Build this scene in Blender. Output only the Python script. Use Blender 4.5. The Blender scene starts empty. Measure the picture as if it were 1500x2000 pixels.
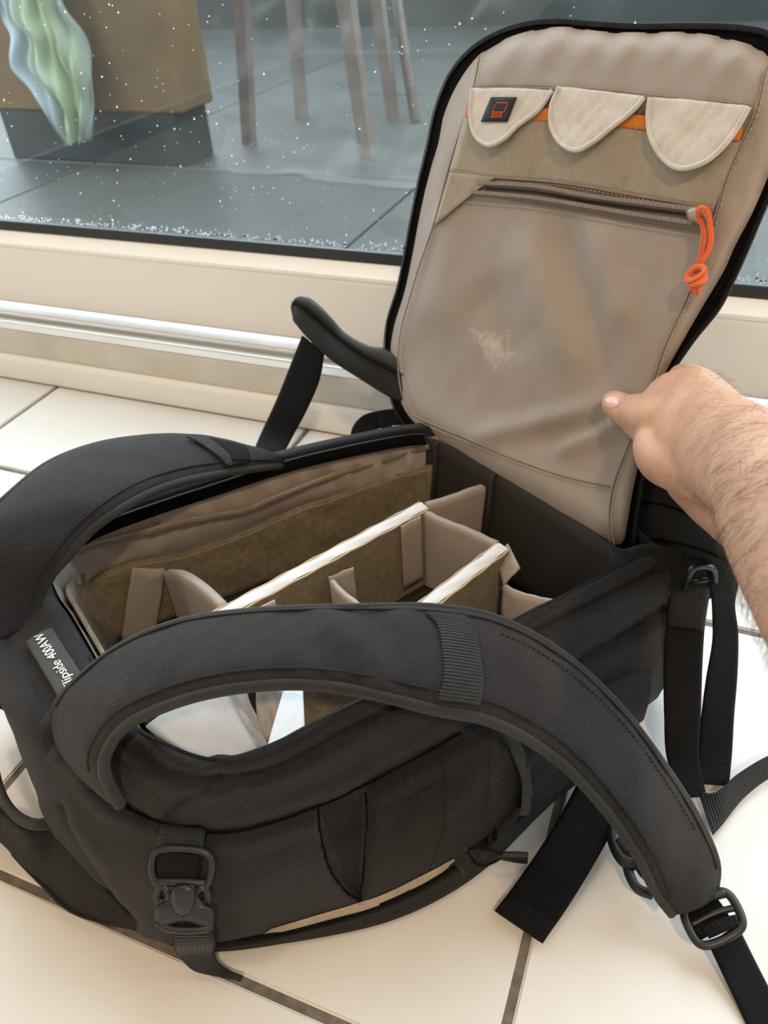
import bpy, bmesh, math, random
import numpy as np
from mathutils import Vector, Matrix
from mathutils.bvhtree import BVHTree

random.seed(7)
rng = np.random.default_rng(7)
scene = bpy.context.scene
C0 = scene.collection

# ------------------------------------------------------------------ camera
F_PX = 1500.0                      # focal length in pixels of a 1500 x 2000 frame
CAM_H = 0.645
YAW, PITCH, ROLL = (math.radians(a) for a in (-24.04, 38.32, -4.04))
_f = np.array([math.sin(YAW) * math.cos(PITCH), math.cos(YAW) * math.cos(PITCH), -math.sin(PITCH)])
_r = np.cross(_f, [0, 0, 1]); _r /= np.linalg.norm(_r)
_u = np.cross(_r, _f)
CR = math.cos(ROLL) * _r + math.sin(ROLL) * _u
CU = -math.sin(ROLL) * _r + math.cos(ROLL) * _u
CF = _f
CAM = np.array([0.0, 0.0, CAM_H])
cam_data = bpy.data.cameras.new('camera')
cam = bpy.data.objects.new('camera', cam_data)
C0.objects.link(cam)
cam_data.sensor_fit = 'VERTICAL'
cam_data.sensor_height = 36.0
cam_data.sensor_width = 27.0
cam_data.lens = 36.0 * F_PX / 2000.0
cam_data.clip_start = 0.02
mw = Matrix.Identity(4)
for i in range(3):
    mw[i][0], mw[i][1], mw[i][2], mw[i][3] = CR[i], CU[i], -CF[i], CAM[i]
cam.matrix_world = mw
cam_data.dof.use_dof = True
cam_data.dof.focus_distance = 0.62
cam_data.dof.aperture_fstop = 27.0 / 3.0      # a phone lens: about 3 mm of aperture
scene.camera = cam

# ------------------------------------------------------------------ world, light, exposure
world = bpy.data.worlds.new('world')
scene.world = world
world.use_nodes = True
wn = world.node_tree.nodes
wn['Background'].inputs[0].default_value = (0.80, 0.91, 1.0, 1)
wn['Background'].inputs[1].default_value = 6.2
portal_d = bpy.data.lights.new('window_portal', 'AREA')
portal_d.shape = 'RECTANGLE'; portal_d.size = 4.2; portal_d.size_y = 2.3
portal_d.cycles.is_portal = True
portal = bpy.data.objects.new('window_portal', portal_d)
portal.location = (0.0, 1.06, 1.25); portal.rotation_euler = (-math.pi / 2, 0, 0)
C0.objects.link(portal)
def ceiling_lamp(loc, power, size, col=(1.0, 0.70, 0.44)):
    d = bpy.data.lights.new('ceiling_light', 'AREA')
    d.shape = 'DISK'; d.size = size; d.energy = power; d.color = col
    o = bpy.data.objects.new('ceiling_light', d); o.location = loc
    C0.objects.link(o)
ceiling_lamp((0.70, -0.95, 2.30), 39, 0.16)
ceiling_lamp((-0.9, -0.6, 2.38), 11, 0.22)
scene.view_settings.view_transform = 'Standard'
scene.view_settings.look = 'None'
scene.view_settings.gamma = 1.0
scene.view_settings.use_curve_mapping = False
scene.view_settings.exposure = -0.15
scene.cycles.use_denoising = True
scene.cycles.max_bounces = 10
scene.cycles.transparent_max_bounces = 24
scene.cycles.sample_clamp_indirect = 8.0

# ------------------------------------------------------------------ geometry helpers
def ray(x, y): return CF + CR * ((x - 750.0) / F_PX) - CU * ((y - 1000.0) / F_PX)
def pz(x, y, z): r = ray(x, y); return CAM + r * ((z - CAM_H) / r[2])
def pY(x, y, Y): r = ray(x, y); return CAM + r * (Y / r[1])
def pd(x, y, d): return CAM + ray(x, y) * d
def ppl(x, y, p0, n): r = ray(x, y); return CAM + r * (np.dot(p0 - CAM, n) / np.dot(r, n))
def proj(p):
    v = np.asarray(p) - CAM; d = v @ CF
    return np.array([750 + F_PX * (v @ CR) / d, 1000 - F_PX * (v @ CU) / d, d])
PO = np.array([-.277, .469, 0]); PA = np.array([.656, .755, 0]); PB = np.array([-.755, .656, 0])
def pk(a, b, z): return PO + PA * a + PB * b + np.array([0, 0, z])     # pack axes: a to the waist end, b to the far side
def nrm(v): v = np.asarray(v, float); return v / (np.linalg.norm(v) + 1e-12)

def cr(pts, n, closed=False):
    """smooth curve through pts, n samples evenly along it"""
    p = np.asarray(pts, float)
    if closed: p = np.vstack([p[-1:], p, p[:2]])
    else: p = np.vstack([2 * p[0] - p[1], p, 2 * p[-1] - p[-2]])
    out = []
    for i in range(1, len(p) - 2):
        p0, p1, p2, p3 = p[i - 1], p[i], p[i + 1], p[i + 2]
        d0, d1, d2 = (max(np.linalg.norm(q), 1e-9) ** .5 for q in (p1 - p0, p2 - p1, p3 - p2))
        m1 = (p1 - p0) / d0 - (p2 - p0) / (d0 + d1) + (p2 - p1) / d1
        m2 = (p2 - p1) / d1 - (p3 - p1) / (d1 + d2) + (p3 - p2) / d2
        m1 *= d1; m2 *= d1
        for t in np.linspace(0, 1, 24, endpoint=False):
            t2, t3 = t * t, t * t * t
            out.append((2 * t3 - 3 * t2 + 1) * p1 + (t3 - 2 * t2 + t) * m1 + (-2 * t3 + 3 * t2) * p2 + (t3 - t2) * m2)
    out.append(p[-2]); out = np.array(out)
    s = np.concatenate([[0], np.cumsum(np.linalg.norm(np.diff(out, axis=0), axis=1))])
    q = np.linspace(0, s[-1], n + (1 if closed else 0))
    if closed: q = q[:-1]
    return np.stack([np.interp(q, s, out[:, k]) for k in range(p.shape[1])], 1)
def crk(pts, per=8):
    """smooth curve keeping key i at sample i*per"""
    p = np.asarray(pts, float); q = np.vstack([2 * p[0] - p[1], p, 2 * p[-1] - p[-2]]); out = []
    for i in range(1, len(q) - 2):
        m1 = (q[i + 1] - q[i - 1]) / 2; m2 = (q[i + 2] - q[i]) / 2
        for t in np.linspace(0, 1, per, endpoint=False):
            t2, t3 = t * t, t * t * t
            out.append((2 * t3 - 3 * t2 + 1) * q[i] + (t3 - 2 * t2 + t) * m1 + (-2 * t3 + 3 * t2) * q[i + 1] + (t3 - t2) * m2)
    out.append(p[-1]); return np.array(out)

def world_of(o):
    m = o.matrix_basis.copy()
    return m if o.parent is None else world_of(o.parent) @ o.matrix_parent_inverse @ m
def link(o, parent=None):
    C0.objects.link(o)
    if parent is not None:
        o.parent = parent
        o.matrix_parent_inverse = world_of(parent).inverted()
    return o
def mesh_obj(name, verts, faces, mat, parent=None, uv=None, smooth=True):
    me = bpy.data.meshes.new(name)
    me.from_pydata([tuple(map(float, v)) for v in verts], [], [tuple(map(int, f)) for f in faces])
    if uv is not None:
        l = me.uv_layers.new(name='UVMap'); uv = np.asarray(uv, float)
        idx = np.zeros(len(me.loops), int); me.loops.foreach_get('vertex_index', idx)
        l.data.foreach_set('uv', uv[idx].ravel())
    bm = bmesh.new(); bm.from_mesh(me)
    if smooth:
        for f in bm.faces: f.smooth = True
    bm.to_mesh(me); bm.free()
    me.materials.append(mat)
    o = bpy.data.objects.new(name, me)
    return link(o, parent)
def empty(name, loc):
    o = bpy.data.objects.new(name, None); o.location = tuple(map(float, loc)); o.empty_display_size = .05
    C0.objects.link(o); return o
def tag(o, label=None, cat=None, group=None, kind=None):
    for k, v in (('label', label), ('category', cat), ('group', group), ('kind', kind)):
        if v: o[k] = v
    return o
def grid_faces(r, c, closed=False):
    fs = []
    for i in range(r - 1):
        for j in range(c if closed else c - 1):
            k = (j + 1) % c
            fs.append((i * c + j, i * c + k, (i + 1) * c + k, (i + 1) * c + j))
    return fs
def grid_uv(G):
    r, c, _ = G.shape
    du = np.linalg.norm(np.diff(G, axis=1), axis=2).mean(0); dv = np.linalg.norm(np.diff(G, axis=0), axis=2).mean(1)
    u = np.concatenate([[0], np.cumsum(du)]); v = np.concatenate([[0], np.cumsum(dv)])
    U, Vv = np.meshgrid(u, v); return np.stack([U, Vv], 2).reshape(-1, 2)
def gridmesh(name, G, mat, parent=None, thick=0, offset=-1, uv=None, closed=False, flip=False):
    G = np.asarray(G, float); r, c, _ = G.shape
    fs = grid_faces(r, c, closed)
    if flip: fs = [f[::-1] for f in fs]
    o = mesh_obj(name, G.reshape(-1, 3), fs, mat, parent, grid_uv(G) if uv is None else uv)
    if thick:
        m = o.modifiers.new('thick', 'SOLIDIFY'); m.thickness = thick; m.offset = offset
    return o
def frames(P):
    T = np.gradient(P, axis=0); T /= np.linalg.norm(T, axis=1)[:, None] + 1e-12
    return T
def pad(name, L, Rr, thick, mat, parent=None, n=60, m=12, p=3.0, hint=(0, 0, 1), smooth_keys=True, taper=None, wave=None, crown=0.0):
    """closed strap or pad between two edge curves; returns object, L, R, normals"""
    L = cr(L, n) if smooth_keys else np.asarray(L); Rr = cr(Rr, n) if smooth_keys else np.asarray(Rr); n = len(L)
    M = (L + Rr) / 2; T = frames(M); W = Rr - L; w = np.linalg.norm(W, axis=1)
    N = np.cross(T, W); N /= np.linalg.norm(N, axis=1)[:, None] + 1e-12
    h = np.asarray(hint, float)
    if h.ndim == 1 and N[n // 2] @ h < 0: N = -N
    s = (1 - np.cos(np.linspace(0, np.pi, m + 1))) / 2
    s = .5 * s + .5 * np.linspace(0, 1, m + 1)
    prof = np.maximum(0, 1 - np.abs(2 * s - 1) ** p) ** (1 / p)
    ring = [(s[k], prof[k], 1) for k in range(m + 1)] + [(s[k], prof[k], -1) for k in range(m - 1, 0, -1)]
    V_, UV = [], []
    sl = np.concatenate([[0], np.cumsum(np.linalg.norm(np.diff(M, axis=0), axis=1))])
    for i in range(n):
        t = thick * (taper[i] if taper is not None else 1.0)
        for k, (a, b, sg) in enumerate(ring):
            q = L[i] + W[i] * a + N[i] * (t / 2 * b * sg + crown * (1 - (2 * a - 1) ** 2))
            if wave is not None and sg > 0: q = q + N[i] * wave(sl[i], a) * b
            V_.append(q); UV.append((sl[i], a * w.mean() + (0 if sg > 0 else .5)))
    c = len(ring)
    fs = grid_faces(n, c, True) + [tuple(range(c))[::-1], tuple((n - 1) * c + k for k in range(c))]
    o = mesh_obj(name, V_, fs, mat, parent, UV)
    fix_normals(o)
    return o, L, Rr, N
def fix_normals(o):
    bm = bmesh.new(); bm.from_mesh(o.data); bmesh.ops.recalc_face_normals(bm, faces=bm.faces); bm.to_mesh(o.data); bm.free()
def tube_data(P, rad, sides=8, closed=False):
    P = np.asarray(P, float); n = len(P); T = frames(P)
    if closed: T = np.roll(P, -1, 0) - np.roll(P, 1, 0); T /= np.linalg.norm(T, axis=1)[:, None] + 1e-12
    rad = np.full(n, rad) if np.isscalar(rad) else np.asarray(rad)
    up = np.array([0, 0, 1.]) if abs(T[0][2]) < .9 else np.array([1., 0, 0])
    a = nrm(np.cross(T[0], up)); V_ = []; UV = []
    sl = np.concatenate([[0], np.cumsum(np.linalg.norm(np.diff(P, axis=0), axis=1))])
    for i in range(n):
        a = nrm(a - T[i] * (a @ T[i])); b = np.cross(T[i], a)
        for k in range(sides):
            t = 2 * math.pi * k / sides
            V_.append(P[i] + rad[i] * (math.cos(t) * a + math.sin(t) * b)); UV.append((sl[i], rad[i] * t))
    fs = grid_faces(n, sides, True)
    if closed: fs += [((n - 1) * sides + k, (n - 1) * sides + (k + 1) % sides, (k + 1) % sides, k) for k in range(sides)]
    else: fs += [tuple(range(sides))[::-1], tuple((n - 1) * sides + k for k in range(sides))]
    return V_, fs, UV
def tube(name, P, rad, mat, parent=None, sides=8, closed=False):
    V_, fs, UV = tube_data(P, rad, sides, closed)
    o = mesh_obj(name, V_, fs, mat, parent, UV); fix_normals(o); return o
def multi(name, parts, mat, parent=None, smooth=True):
    V_, F_, U_ = [], [], []
    for v, f, u in parts:
        k = len(V_); V_ += list(v); F_ += [tuple(i + k for i in q) for q in f]; U_ += list(u) if u is not None else [(0, 0)] * len(v)
    o = mesh_obj(name, V_, F_, mat, parent, U_, smooth); fix_normals(o); return o
def box_data(c, ax, ay, az, hx, hy, hz):
    c = np.asarray(c, float); v = [c + ax * hx * i + ay * hy * j + az * hz * k for i in (-1, 1) for j in (-1, 1) for k in (-1, 1)]
    f = [(0, 1, 3, 2), (4, 6, 7, 5), (0, 4, 5, 1), (2, 3, 7, 6), (0, 2, 6, 4), (1, 5, 7, 3)]
    return v, f, None
def box(name, lo, hi, mat, parent=None, bevel=0.0):
    lo, hi = np.array(lo, float), np.array(hi, float)
    o = mesh_obj(name, *box_data((lo + hi) / 2, np.array([1., 0, 0]), np.array([0, 1., 0]), np.array([0, 0, 1.]), *((hi - lo) / 2))[:2], mat, parent, smooth=False)
    fix_normals(o)
    if bevel:
        m = o.modifiers.new('bevel', 'BEVEL'); m.width = bevel; m.segments = 3
    return o
def teeth(name, P, normal, mat, parent, pitch=.0017, size=(.0005, .0013, .0008)):
    """zip teeth along P as one countless piece"""
    L = np.linalg.norm(np.diff(P, axis=0), axis=1).sum(); Q = cr(P, max(4, int(L / pitch))); T = frames(Q); parts = []
    for i in range(len(Q)):
        n = normal(Q[i]) if callable(normal) else np.asarray(normal, float)
        n = nrm(n - T[i] * (n @ T[i])); parts.append(box_data(Q[i], T[i], np.cross(n, T[i]), n, *size))
    return tag(multi(name, parts, mat, parent, False), kind='stuff')
def stitches(name, P, normal, mat, parent, pitch=.0042, dash=.0026, wid=.0003):
    L = np.linalg.norm(np.diff(P, axis=0), axis=1).sum(); Q = cr(P, max(4, int(L / pitch))); T = frames(Q); parts = []
    for i in range(len(Q)):
        n = normal(Q[i]) if callable(normal) else np.asarray(normal, float)
        n = nrm(n - T[i] * (n @ T[i])); parts.append(box_data(Q[i], T[i], np.cross(n, T[i]), n, dash / 2, wid, .0004))
    return tag(multi(name, parts, mat, parent, False), kind='stuff')
def poly_ring(outline, n, closed=True): return cr(outline, n, closed)
def blob_fill(outline, rings, fn, center=None):
    """star-shaped fill of a 2-D outline; fn(x, y, r) -> 3-D point. returns verts, faces, 2-D coordinates"""
    o = np.asarray(outline, float); c = o.mean(0) if center is None else np.asarray(center, float); n = len(o)
    V_ = [fn(c[0], c[1], 0.0)]; XY = [c]
    for k in range(1, rings + 1):
        r = k / rings
        for q in o:
            p = c + (q - c) * r; V_.append(fn(p[0], p[1], r)); XY.append(p)
    fs = [(0, 1 + i, 1 + (i + 1) % n) for i in range(n)]
    for k in range(rings - 1):
        b0, b1 = 1 + k * n, 1 + (k + 1) * n
        fs += [(b0 + i, b1 + i, b1 + (i + 1) % n, b0 + (i + 1) % n) for i in range(n)]
    return V_, fs, np.array(XY)
def vnoise(x, y, s=0):
    return (math.sin(x * 1.7 + s) * math.cos(y * 2.3 - s * 1.3) + .5 * math.sin(x * 3.9 - y * 2.1 + s * 2) + .3 * math.sin(x * 7.1 + y * 6.3 + s)) / 1.8

# ------------------------------------------------------------------ materials
def new_mat(name):
    m = bpy.data.materials.new(name); m.use_nodes = True
    return m, m.node_tree, m.node_tree.nodes['Principled BSDF']
def N(nt, typ, **kw):
    n = nt.nodes.new(typ)
    for k, v in kw.items(): setattr(n, k, v)
    return n
def mathn(nt, op, a, b=None):
    n = N(nt, 'ShaderNodeMath', operation=op)
    for i, v in enumerate((a, b)):
        if v is None: continue
        if isinstance(v, (int, float)): n.inputs[i].default_value = v
        else: nt.links.new(v, n.inputs[i])
    return n.outputs[0]
def plain(name, col, rough=.5, spec=.5, metal=0.0, bump=None, var=None, sheen=0.0, coat=0.0):
    m, nt, b = new_mat(name)
    b.inputs['Base Color'].default_value = (*col, 1); b.inputs['Roughness'].default_value = rough
    b.inputs['Specular IOR Level'].default_value = spec; b.inputs['Metallic'].default_value = metal
    if sheen: b.inputs['Sheen Weight'].default_value = sheen; b.inputs['Sheen Roughness'].default_value = .4
    if coat: b.inputs['Coat Weight'].default_value = coat
    tc = N(nt, 'ShaderNodeTexCoord')
    if var:                                     # (scale, second colour)
        nz = N(nt, 'ShaderNodeTexNoise'); nz.inputs['Scale'].default_value = var[0]; nz.inputs['Detail'].default_value = 6
        nt.links.new(tc.outputs['Object'], nz.inputs['Vector'])
        mx = N(nt, 'ShaderNodeMix', data_type='RGBA'); mx.inputs[6].default_value = (*col, 1); mx.inputs[7].default_value = (*var[1], 1)
        rp = N(nt, 'ShaderNodeMapRange'); rp.inputs[1].default_value = .35; rp.inputs[2].default_value = .68
        nt.links.new(nz.outputs['Fac'], rp.inputs[0]); nt.links.new(rp.outputs[0], mx.inputs[0]); nt.links.new(mx.outputs[2], b.inputs['Base Color'])
    if bump:                                    # (scale, strength, distance)
        nz = N(nt, 'ShaderNodeTexNoise'); nz.inputs['Scale'].default_value = bump[0]; nz.inputs['Detail'].default_value = 5
        nt.links.new(tc.outputs['Object'], nz.inputs['Vector'])
        bp = N(nt, 'ShaderNodeBump'); bp.inputs['Strength'].default_value = bump[1]; bp.inputs['Distance'].default_value = bump[2]
        nt.links.new(nz.outputs['Fac'], bp.inputs['Height']); nt.links.new(bp.outputs[0], b.inputs['Normal'])
    return m
def weave(name, col, pitch=.0016, dist=.0004, rough=.75, spec=.35, ribs=False, sheen=.15, var=.35, thread=.5):
    """woven cloth: crossing threads from the cloth's own metric UV"""
    m, nt, b = new_mat(name)
    uv = N(nt, 'ShaderNodeTexCoord').outputs['UV']
    sp = N(nt, 'ShaderNodeSeparateXYZ'); nt.links.new(uv, sp.inputs[0])
    k = 2 * math.pi / pitch
    su = mathn(nt, 'SINE', mathn(nt, 'MULTIPLY', sp.outputs[0], k)); sv = mathn(nt, 'SINE', mathn(nt, 'MULTIPLY', sp.outputs[1], k))
    if ribs: h = mathn(nt, 'ADD', mathn(nt, 'MULTIPLY', su, .7), mathn(nt, 'MULTIPLY', mathn(nt, 'MULTIPLY', su, sv), .5))
    else: h = mathn(nt, 'MULTIPLY', su, sv)
    nz = N(nt, 'ShaderNodeTexNoise'); nz.inputs['Scale'].default_value = 60; nz.inputs['Detail'].default_value = 4
    nt.links.new(uv, nz.inputs['Vector'])
    f = mathn(nt, 'ADD', mathn(nt, 'MULTIPLY', h, .5 * thread), mathn(nt, 'MULTIPLY', mathn(nt, 'SUBTRACT', nz.outputs['Fac'], .5), var * 2))
    f = mathn(nt, 'ADD', f, 1.0)
    mx = N(nt, 'ShaderNodeVectorMath', operation='SCALE'); mx.inputs[0].default_value = col; nt.links.new(f, mx.inputs['Scale'])
    nt.links.new(mx.outputs[0], b.inputs['Base Color'])
    b.inputs['Roughness'].default_value = rough; b.inputs['Specular IOR Level'].default_value = spec
    b.inputs['Sheen Weight'].default_value = sheen; b.inputs['Sheen Roughness'].default_value = .5
    bp = N(nt, 'ShaderNodeBump'); bp.inputs['Strength'].default_value = .9; bp.inputs['Distance'].default_value = dist
    nt.links.new(h, bp.inputs['Height']); nt.links.new(bp.outputs[0], b.inputs['Normal'])
    return m
def pile(name, col, col2, scale=900, dist=.0012, rough=.95, sheen=.4):
    """brushed loop or felt"""
    m, nt, b = new_mat(name)
    tc = N(nt, 'ShaderNodeTexCoord').outputs['Object']
    n1 = N(nt, 'ShaderNodeTexNoise'); n1.inputs['Scale'].default_value = scale; n1.inputs['Detail'].default_value = 3; nt.links.new(tc, n1.inputs['Vector'])
    n2 = N(nt, 'ShaderNodeTexNoise'); n2.inputs['Scale'].default_value = 130; n2.inputs['Detail'].default_value = 5; nt.links.new(tc, n2.inputs['Vector'])
    h = mathn(nt, 'ADD', mathn(nt, 'MULTIPLY', n1.outputs['Fac'], .6), mathn(nt, 'MULTIPLY', n2.outputs['Fac'], .4))
    rp = N(nt, 'ShaderNodeMapRange'); rp.inputs[1].default_value = .36; rp.inputs[2].default_value = .64; nt.links.new(h, rp.inputs[0])
    mx = N(nt, 'ShaderNodeMix', data_type='RGBA'); mx.inputs[6].default_value = (*col, 1); mx.inputs[7].default_value = (*col2, 1)
    nt.links.new(rp.outputs[0], mx.inputs[0]); nt.links.new(mx.outputs[2], b.inputs['Base Color'])
    b.inputs['Roughness'].default_value = rough; b.inputs['Specular IOR Level'].default_value = .15
    b.inputs['Sheen Weight'].default_value = sheen; b.inputs['Sheen Roughness'].default_value = .6
    bp = N(nt, 'ShaderNodeBump'); bp.inputs['Strength'].default_value = .8; bp.inputs['Distance'].default_value = dist
    nt.links.new(h, bp.inputs['Height']); nt.links.new(bp.outputs[0], b.inputs['Normal'])
    return m
M_TILE = plain('glazed_tile', (.68, .675, .66), .28, .35, bump=(150, .22, .0009), var=(6, (.625, .61, .585)))
M_GROUT = plain('grout', (.12, .105, .09), .9, .2, bump=(700, .5, .001), var=(90, (.20, .175, .15)))
M_PVC = plain('white_plastic_frame', (.84, .835, .82), .35, .5, bump=(6, .05, .002))
M_PVC2 = plain('sill_plastic', (.62, .59, .54), .45, .4, bump=(40, .05, .001), var=(14, (.54, .51, .46)))
M_ALU = plain('aluminium', (.82, .84, .86), .28, .5, metal=.85)
M_GASKET = plain('rubber_gasket', (.015, .022, .024), .45, .5)
M_WALL = plain('wall_paint', (.72, .66, .58), .9, .2, bump=(200, .1, .0005))
M_BLACK = weave('black_nylon', (.0130, .0118, .0158), .0021, .0007, rough=.66, spec=.3, sheen=.07, thread=1.5)
M_BLACK_F = weave('black_nylon_fine', (.0092, .0083, .0088), .0014, .0005, rough=.7, spec=.25, sheen=.05, thread=1.2)
M_BIND = weave('black_binding', (.0115, .0108, .0125), .0014, .0005, rough=.62, spec=.3, thread=1.0, ribs=True)
M_WEB = weave('black_webbing', (.0030, .0030, .0040), .0022, .0006, rough=.65, spec=.16, ribs=True, sheen=.02, thread=1.0)
M_WEB2 = weave('grey_webbing', (.0115, .0135, .0158), .0024, .0008, rough=.6, spec=.3, thread=1.0, ribs=True, sheen=.08)
M_TAPE = weave('zip_tape', (.004, .004, .0045), .0012, .0003, rough=.8, spec=.1, sheen=0)
M_TEETH = plain('black_teeth', (.006, .006, .0065), .5, .3)
M_PLASTIC = plain('black_buckle_plastic', (.012, .012, .013), .38, .45, bump=(500, .08, .0003))
M_SATIN = weave('taupe_satin', (.345, .294, .262), .0009, .00012, rough=.31, spec=.55, sheen=.25, var=.06, thread=.12)
M_SATIN_L = weave('light_satin', (.47, .42, .39), .0009, .00012, rough=.38, spec=.5, sheen=.3, var=.06, thread=.12)
M_SATIN_G = weave('grey_satin', (.36, .32, .295), .0009, .00012, rough=.42, spec=.45, sheen=.3, var=.06, thread=.12)
M_SATIN_D = weave('dark_satin', (.034, .031, .028), .0010, .00015, rough=.7, spec=.2, sheen=0, var=.08, thread=.12)
M_LOOP = pile('olive_loop_pile', (.112, .088, .053), (.235, .192, .122), sheen=.15)
M_FELT = pile('light_felt', (.50, .475, .455), (.62, .60, .585), 1200, .0006)
M_POCKET = pile('taupe_knit', (.25, .215, .165), (.33, .285, .225), 1500, .0004)
M_FOAM = plain('white_foam', (.68, .70, .74), .7, .2, bump=(900, .4, .0006))
M_CORD_T = weave('taupe_cord', (.30, .235, .17), .0016, .0004, rough=.7, ribs=True)
M_COIL = plain('taupe_coil', (.30, .26, .24), .35, .5)
M_ORANGE = weave('orange_cord', (1.0, .165, .03), .0011, .0003, rough=.7, sheen=.3, var=.05, thread=.25)
M_RIBBON = weave('orange_ribbon', (.78, .22, .01), .0010, .0002, rough=.5, sheen=.2, var=.05)
M_THREAD = plain('pale_thread', (.44, .37, .31), .8, .2)
M_THREAD_D = plain('dark_thread', (.011, .010, .010), .8, .2)
M_SEAM = weave('taupe_binding', (.36, .30, .25), .0012, .0002, rough=.6)
M_PATCH = weave('slate_patch', (.040, .052, .058), .0010, .0003, rough=.5)
M_WHITE = plain('white_print', (.82, .84, .84), .6, .3)
M_ICON = plain('orange_print', (.80, .12, .03), .6, .3)
M_METAL = plain('zip_metal', (.62, .50, .34), .3, .5, metal=.9)
M_BEIGE = weave('beige_cover', (.38, .30, .22), .0016, .0003, rough=.8)
# ------------------------------------------------------------------ the room
WIN_Y = 0.905
TS, GW = 0.5, 0.0075
floor = tag(box('floor', (-2.3, -2.6, -.12), (2.3, WIN_Y + .1, -.0022), M_GROUT), kind='structure')
_bm = bmesh.new(); bmesh.ops.create_cube(_bm, size=1.0)
bmesh.ops.scale(_bm, vec=(TS - GW, TS - GW, .012), verts=_bm.verts); bmesh.ops.translate(_bm, vec=(0, 0, -.006), verts=_bm.verts)
_e = [e for e in _bm.edges if all(v.co.z > -.001 for v in e.verts)]
bmesh.ops.bevel(_bm, geom=_e, offset=.0018, segments=2, affect='EDGES')
tile_me = bpy.data.meshes.new('tile'); _bm.to_mesh(tile_me); _bm.free(); tile_me.materials.append(M_TILE)
for i in range(-4, 4):
    for j in range(-5, 2):
        x, y = -.026 + TS * (i + .5), .17 + TS * (j + .5)
        if j == 1:                                       # last row is cut at the sill
            d = tile_me.copy()
            for v in d.vertices:
                if v.co.y > 0: v.co.y -= .5 - (WIN_Y - .67) - .004
            o = bpy.data.objects.new('tile', d)
        else: o = bpy.data.objects.new('tile', tile_me)
        o.location = (x, y, 0); link(o, floor); o.matrix_parent_inverse = Matrix.Identity(4)
tag(box('wall_left', (-2.4, -2.6, 0), (-2.3, WIN_Y + .1, 2.5), M_WALL), kind='structure')
tag(box('wall_right', (2.3, -2.6, 0), (2.4, WIN_Y + .1, 2.5), M_WALL), kind='structure')
tag(box('wall_back', (-2.4, -2.7, 0), (2.4, -2.6, 2.5), M_WALL), kind='structure')
tag(box('ceiling', (-2.4, -2.7, 2.5), (2.4, WIN_Y + .1, 2.6), plain('ceiling_paint', (.8, .77, .72), .95, .1)), kind='structure')
tag(box('wall_window', (-2.4, WIN_Y + .02, 2.33), (2.4, WIN_Y + .12, 2.5), M_WALL), kind='structure')

def extrude(name, prof, x0, x1, mat, parent):
    """profile in (y, z) swept along the window"""
    n = len(prof); V_ = [(x0, y, z) for y, z in prof] + [(x1, y, z) for y, z in prof]
    fs = [(i, (i + 1) % n, n + (i + 1) % n, n + i) for i in range(n)] + [tuple(range(n)), tuple(range(2 * n - 1, n - 1, -1))]
    o = mesh_obj(name, V_, fs, mat, parent, smooth=False); fix_normals(o)
    m = o.modifiers.new('bevel', 'BEVEL'); m.width = .0018; m.segments = 3; m.limit_method = 'ANGLE'
    return o
XW = 2.25
sill = tag(empty('trim_1', (0, WIN_Y, 0)), kind='structure')
extrude('kick_board', [(.905, 0), (.905, .040), (.907, .0455), (.912, .048), (1.03, .048), (1.03, 0)], -XW, XW, M_PVC, sill)
extrude('threshold', [(.9135, .048), (.9165, .094), (1.03, .094), (1.03, .048)], -XW, XW, M_PVC2, sill)
extrude('track_rail', [(.9185, .094), (.9185, .107), (.921, .1095), (.929, .1095), (.931, .107), (.931, .094)], -XW, XW, M_ALU, sill)
extrude('track_rail', [(.940, .094), (.940, .1125), (.942, .1145), (.948, .1145), (.950, .1125), (.950, .094)], -XW, XW, M_ALU, sill)
extrude('track_bed', [(.931, .094), (.931, .099), (.940, .099), (.940, .094)], -XW, XW, M_PVC2, sill)

win = tag(empty('window_1', (0, .98, .12)), kind='structure')
extrude('bottom_rail', [(.966, .122), (.9645, .127), (.9645, .222), (.9665, .2245), (1.02, .2245), (1.02, .122)], -XW, XW, M_PVC, win)
extrude('glazing_bead', [(.9655, .2245), (.9645, .2285), (.9655, .2315), (.981, .2465), (.99, .2465), (.99, .2245)], -XW, XW, plain('glossy_bead', (.88, .88, .87), .2, .5), win)
extrude('gasket', [(.9815, .2465), (.9835, .262), (.992, .262), (.992, .2465)], -XW, XW, M_GASKET, win)
for x in (-2.2, 2.2): box('stile', (x - .06, .965, .122), (x + .06, 1.02, 2.33), M_PVC, win, .003)
box('top_rail', (-XW, .965, 2.24), (XW, 1.02, 2.33), M_PVC, win, .003)
# the pane: clear, mirror-like at grazing angles, with a faint breath of condensation
m, nt, b = new_mat('misted_glass')
out = nt.nodes['Material Output']; nt.nodes.remove(b)
tr = N(nt, 'ShaderNodeBsdfTransparent'); tr.inputs[0].default_value = (.90, .93, .90, 1)
gl = N(nt, 'ShaderNodeBsdfGlossy'); gl.inputs['Roughness'].default_value = .03; gl.inputs[0].default_value = (1, 1, 1, 1)
fr = N(nt, 'ShaderNodeFresnel'); fr.inputs[0].default_value = 1.45
mx = N(nt, 'ShaderNodeMixShader'); nt.links.new(fr.outputs[0], mx.inputs[0]); nt.links.new(tr.outputs[0], mx.inputs[1]); nt.links.new(gl.outputs[0], mx.inputs[2])
df = N(nt, 'ShaderNodeBsdfTranslucent'); df.inputs[0].default_value = (.85, .89, .86, 1)
mx2 = N(nt, 'ShaderNodeMixShader')
nz = N(nt, 'ShaderNodeTexNoise'); nz.inputs['Scale'].default_value = 9; nz.inputs['Detail'].default_value = 5
tcn = N(nt, 'ShaderNodeTexCoord'); nt.links.new(tcn.outputs['Object'], nz.inputs['Vector'])
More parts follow.
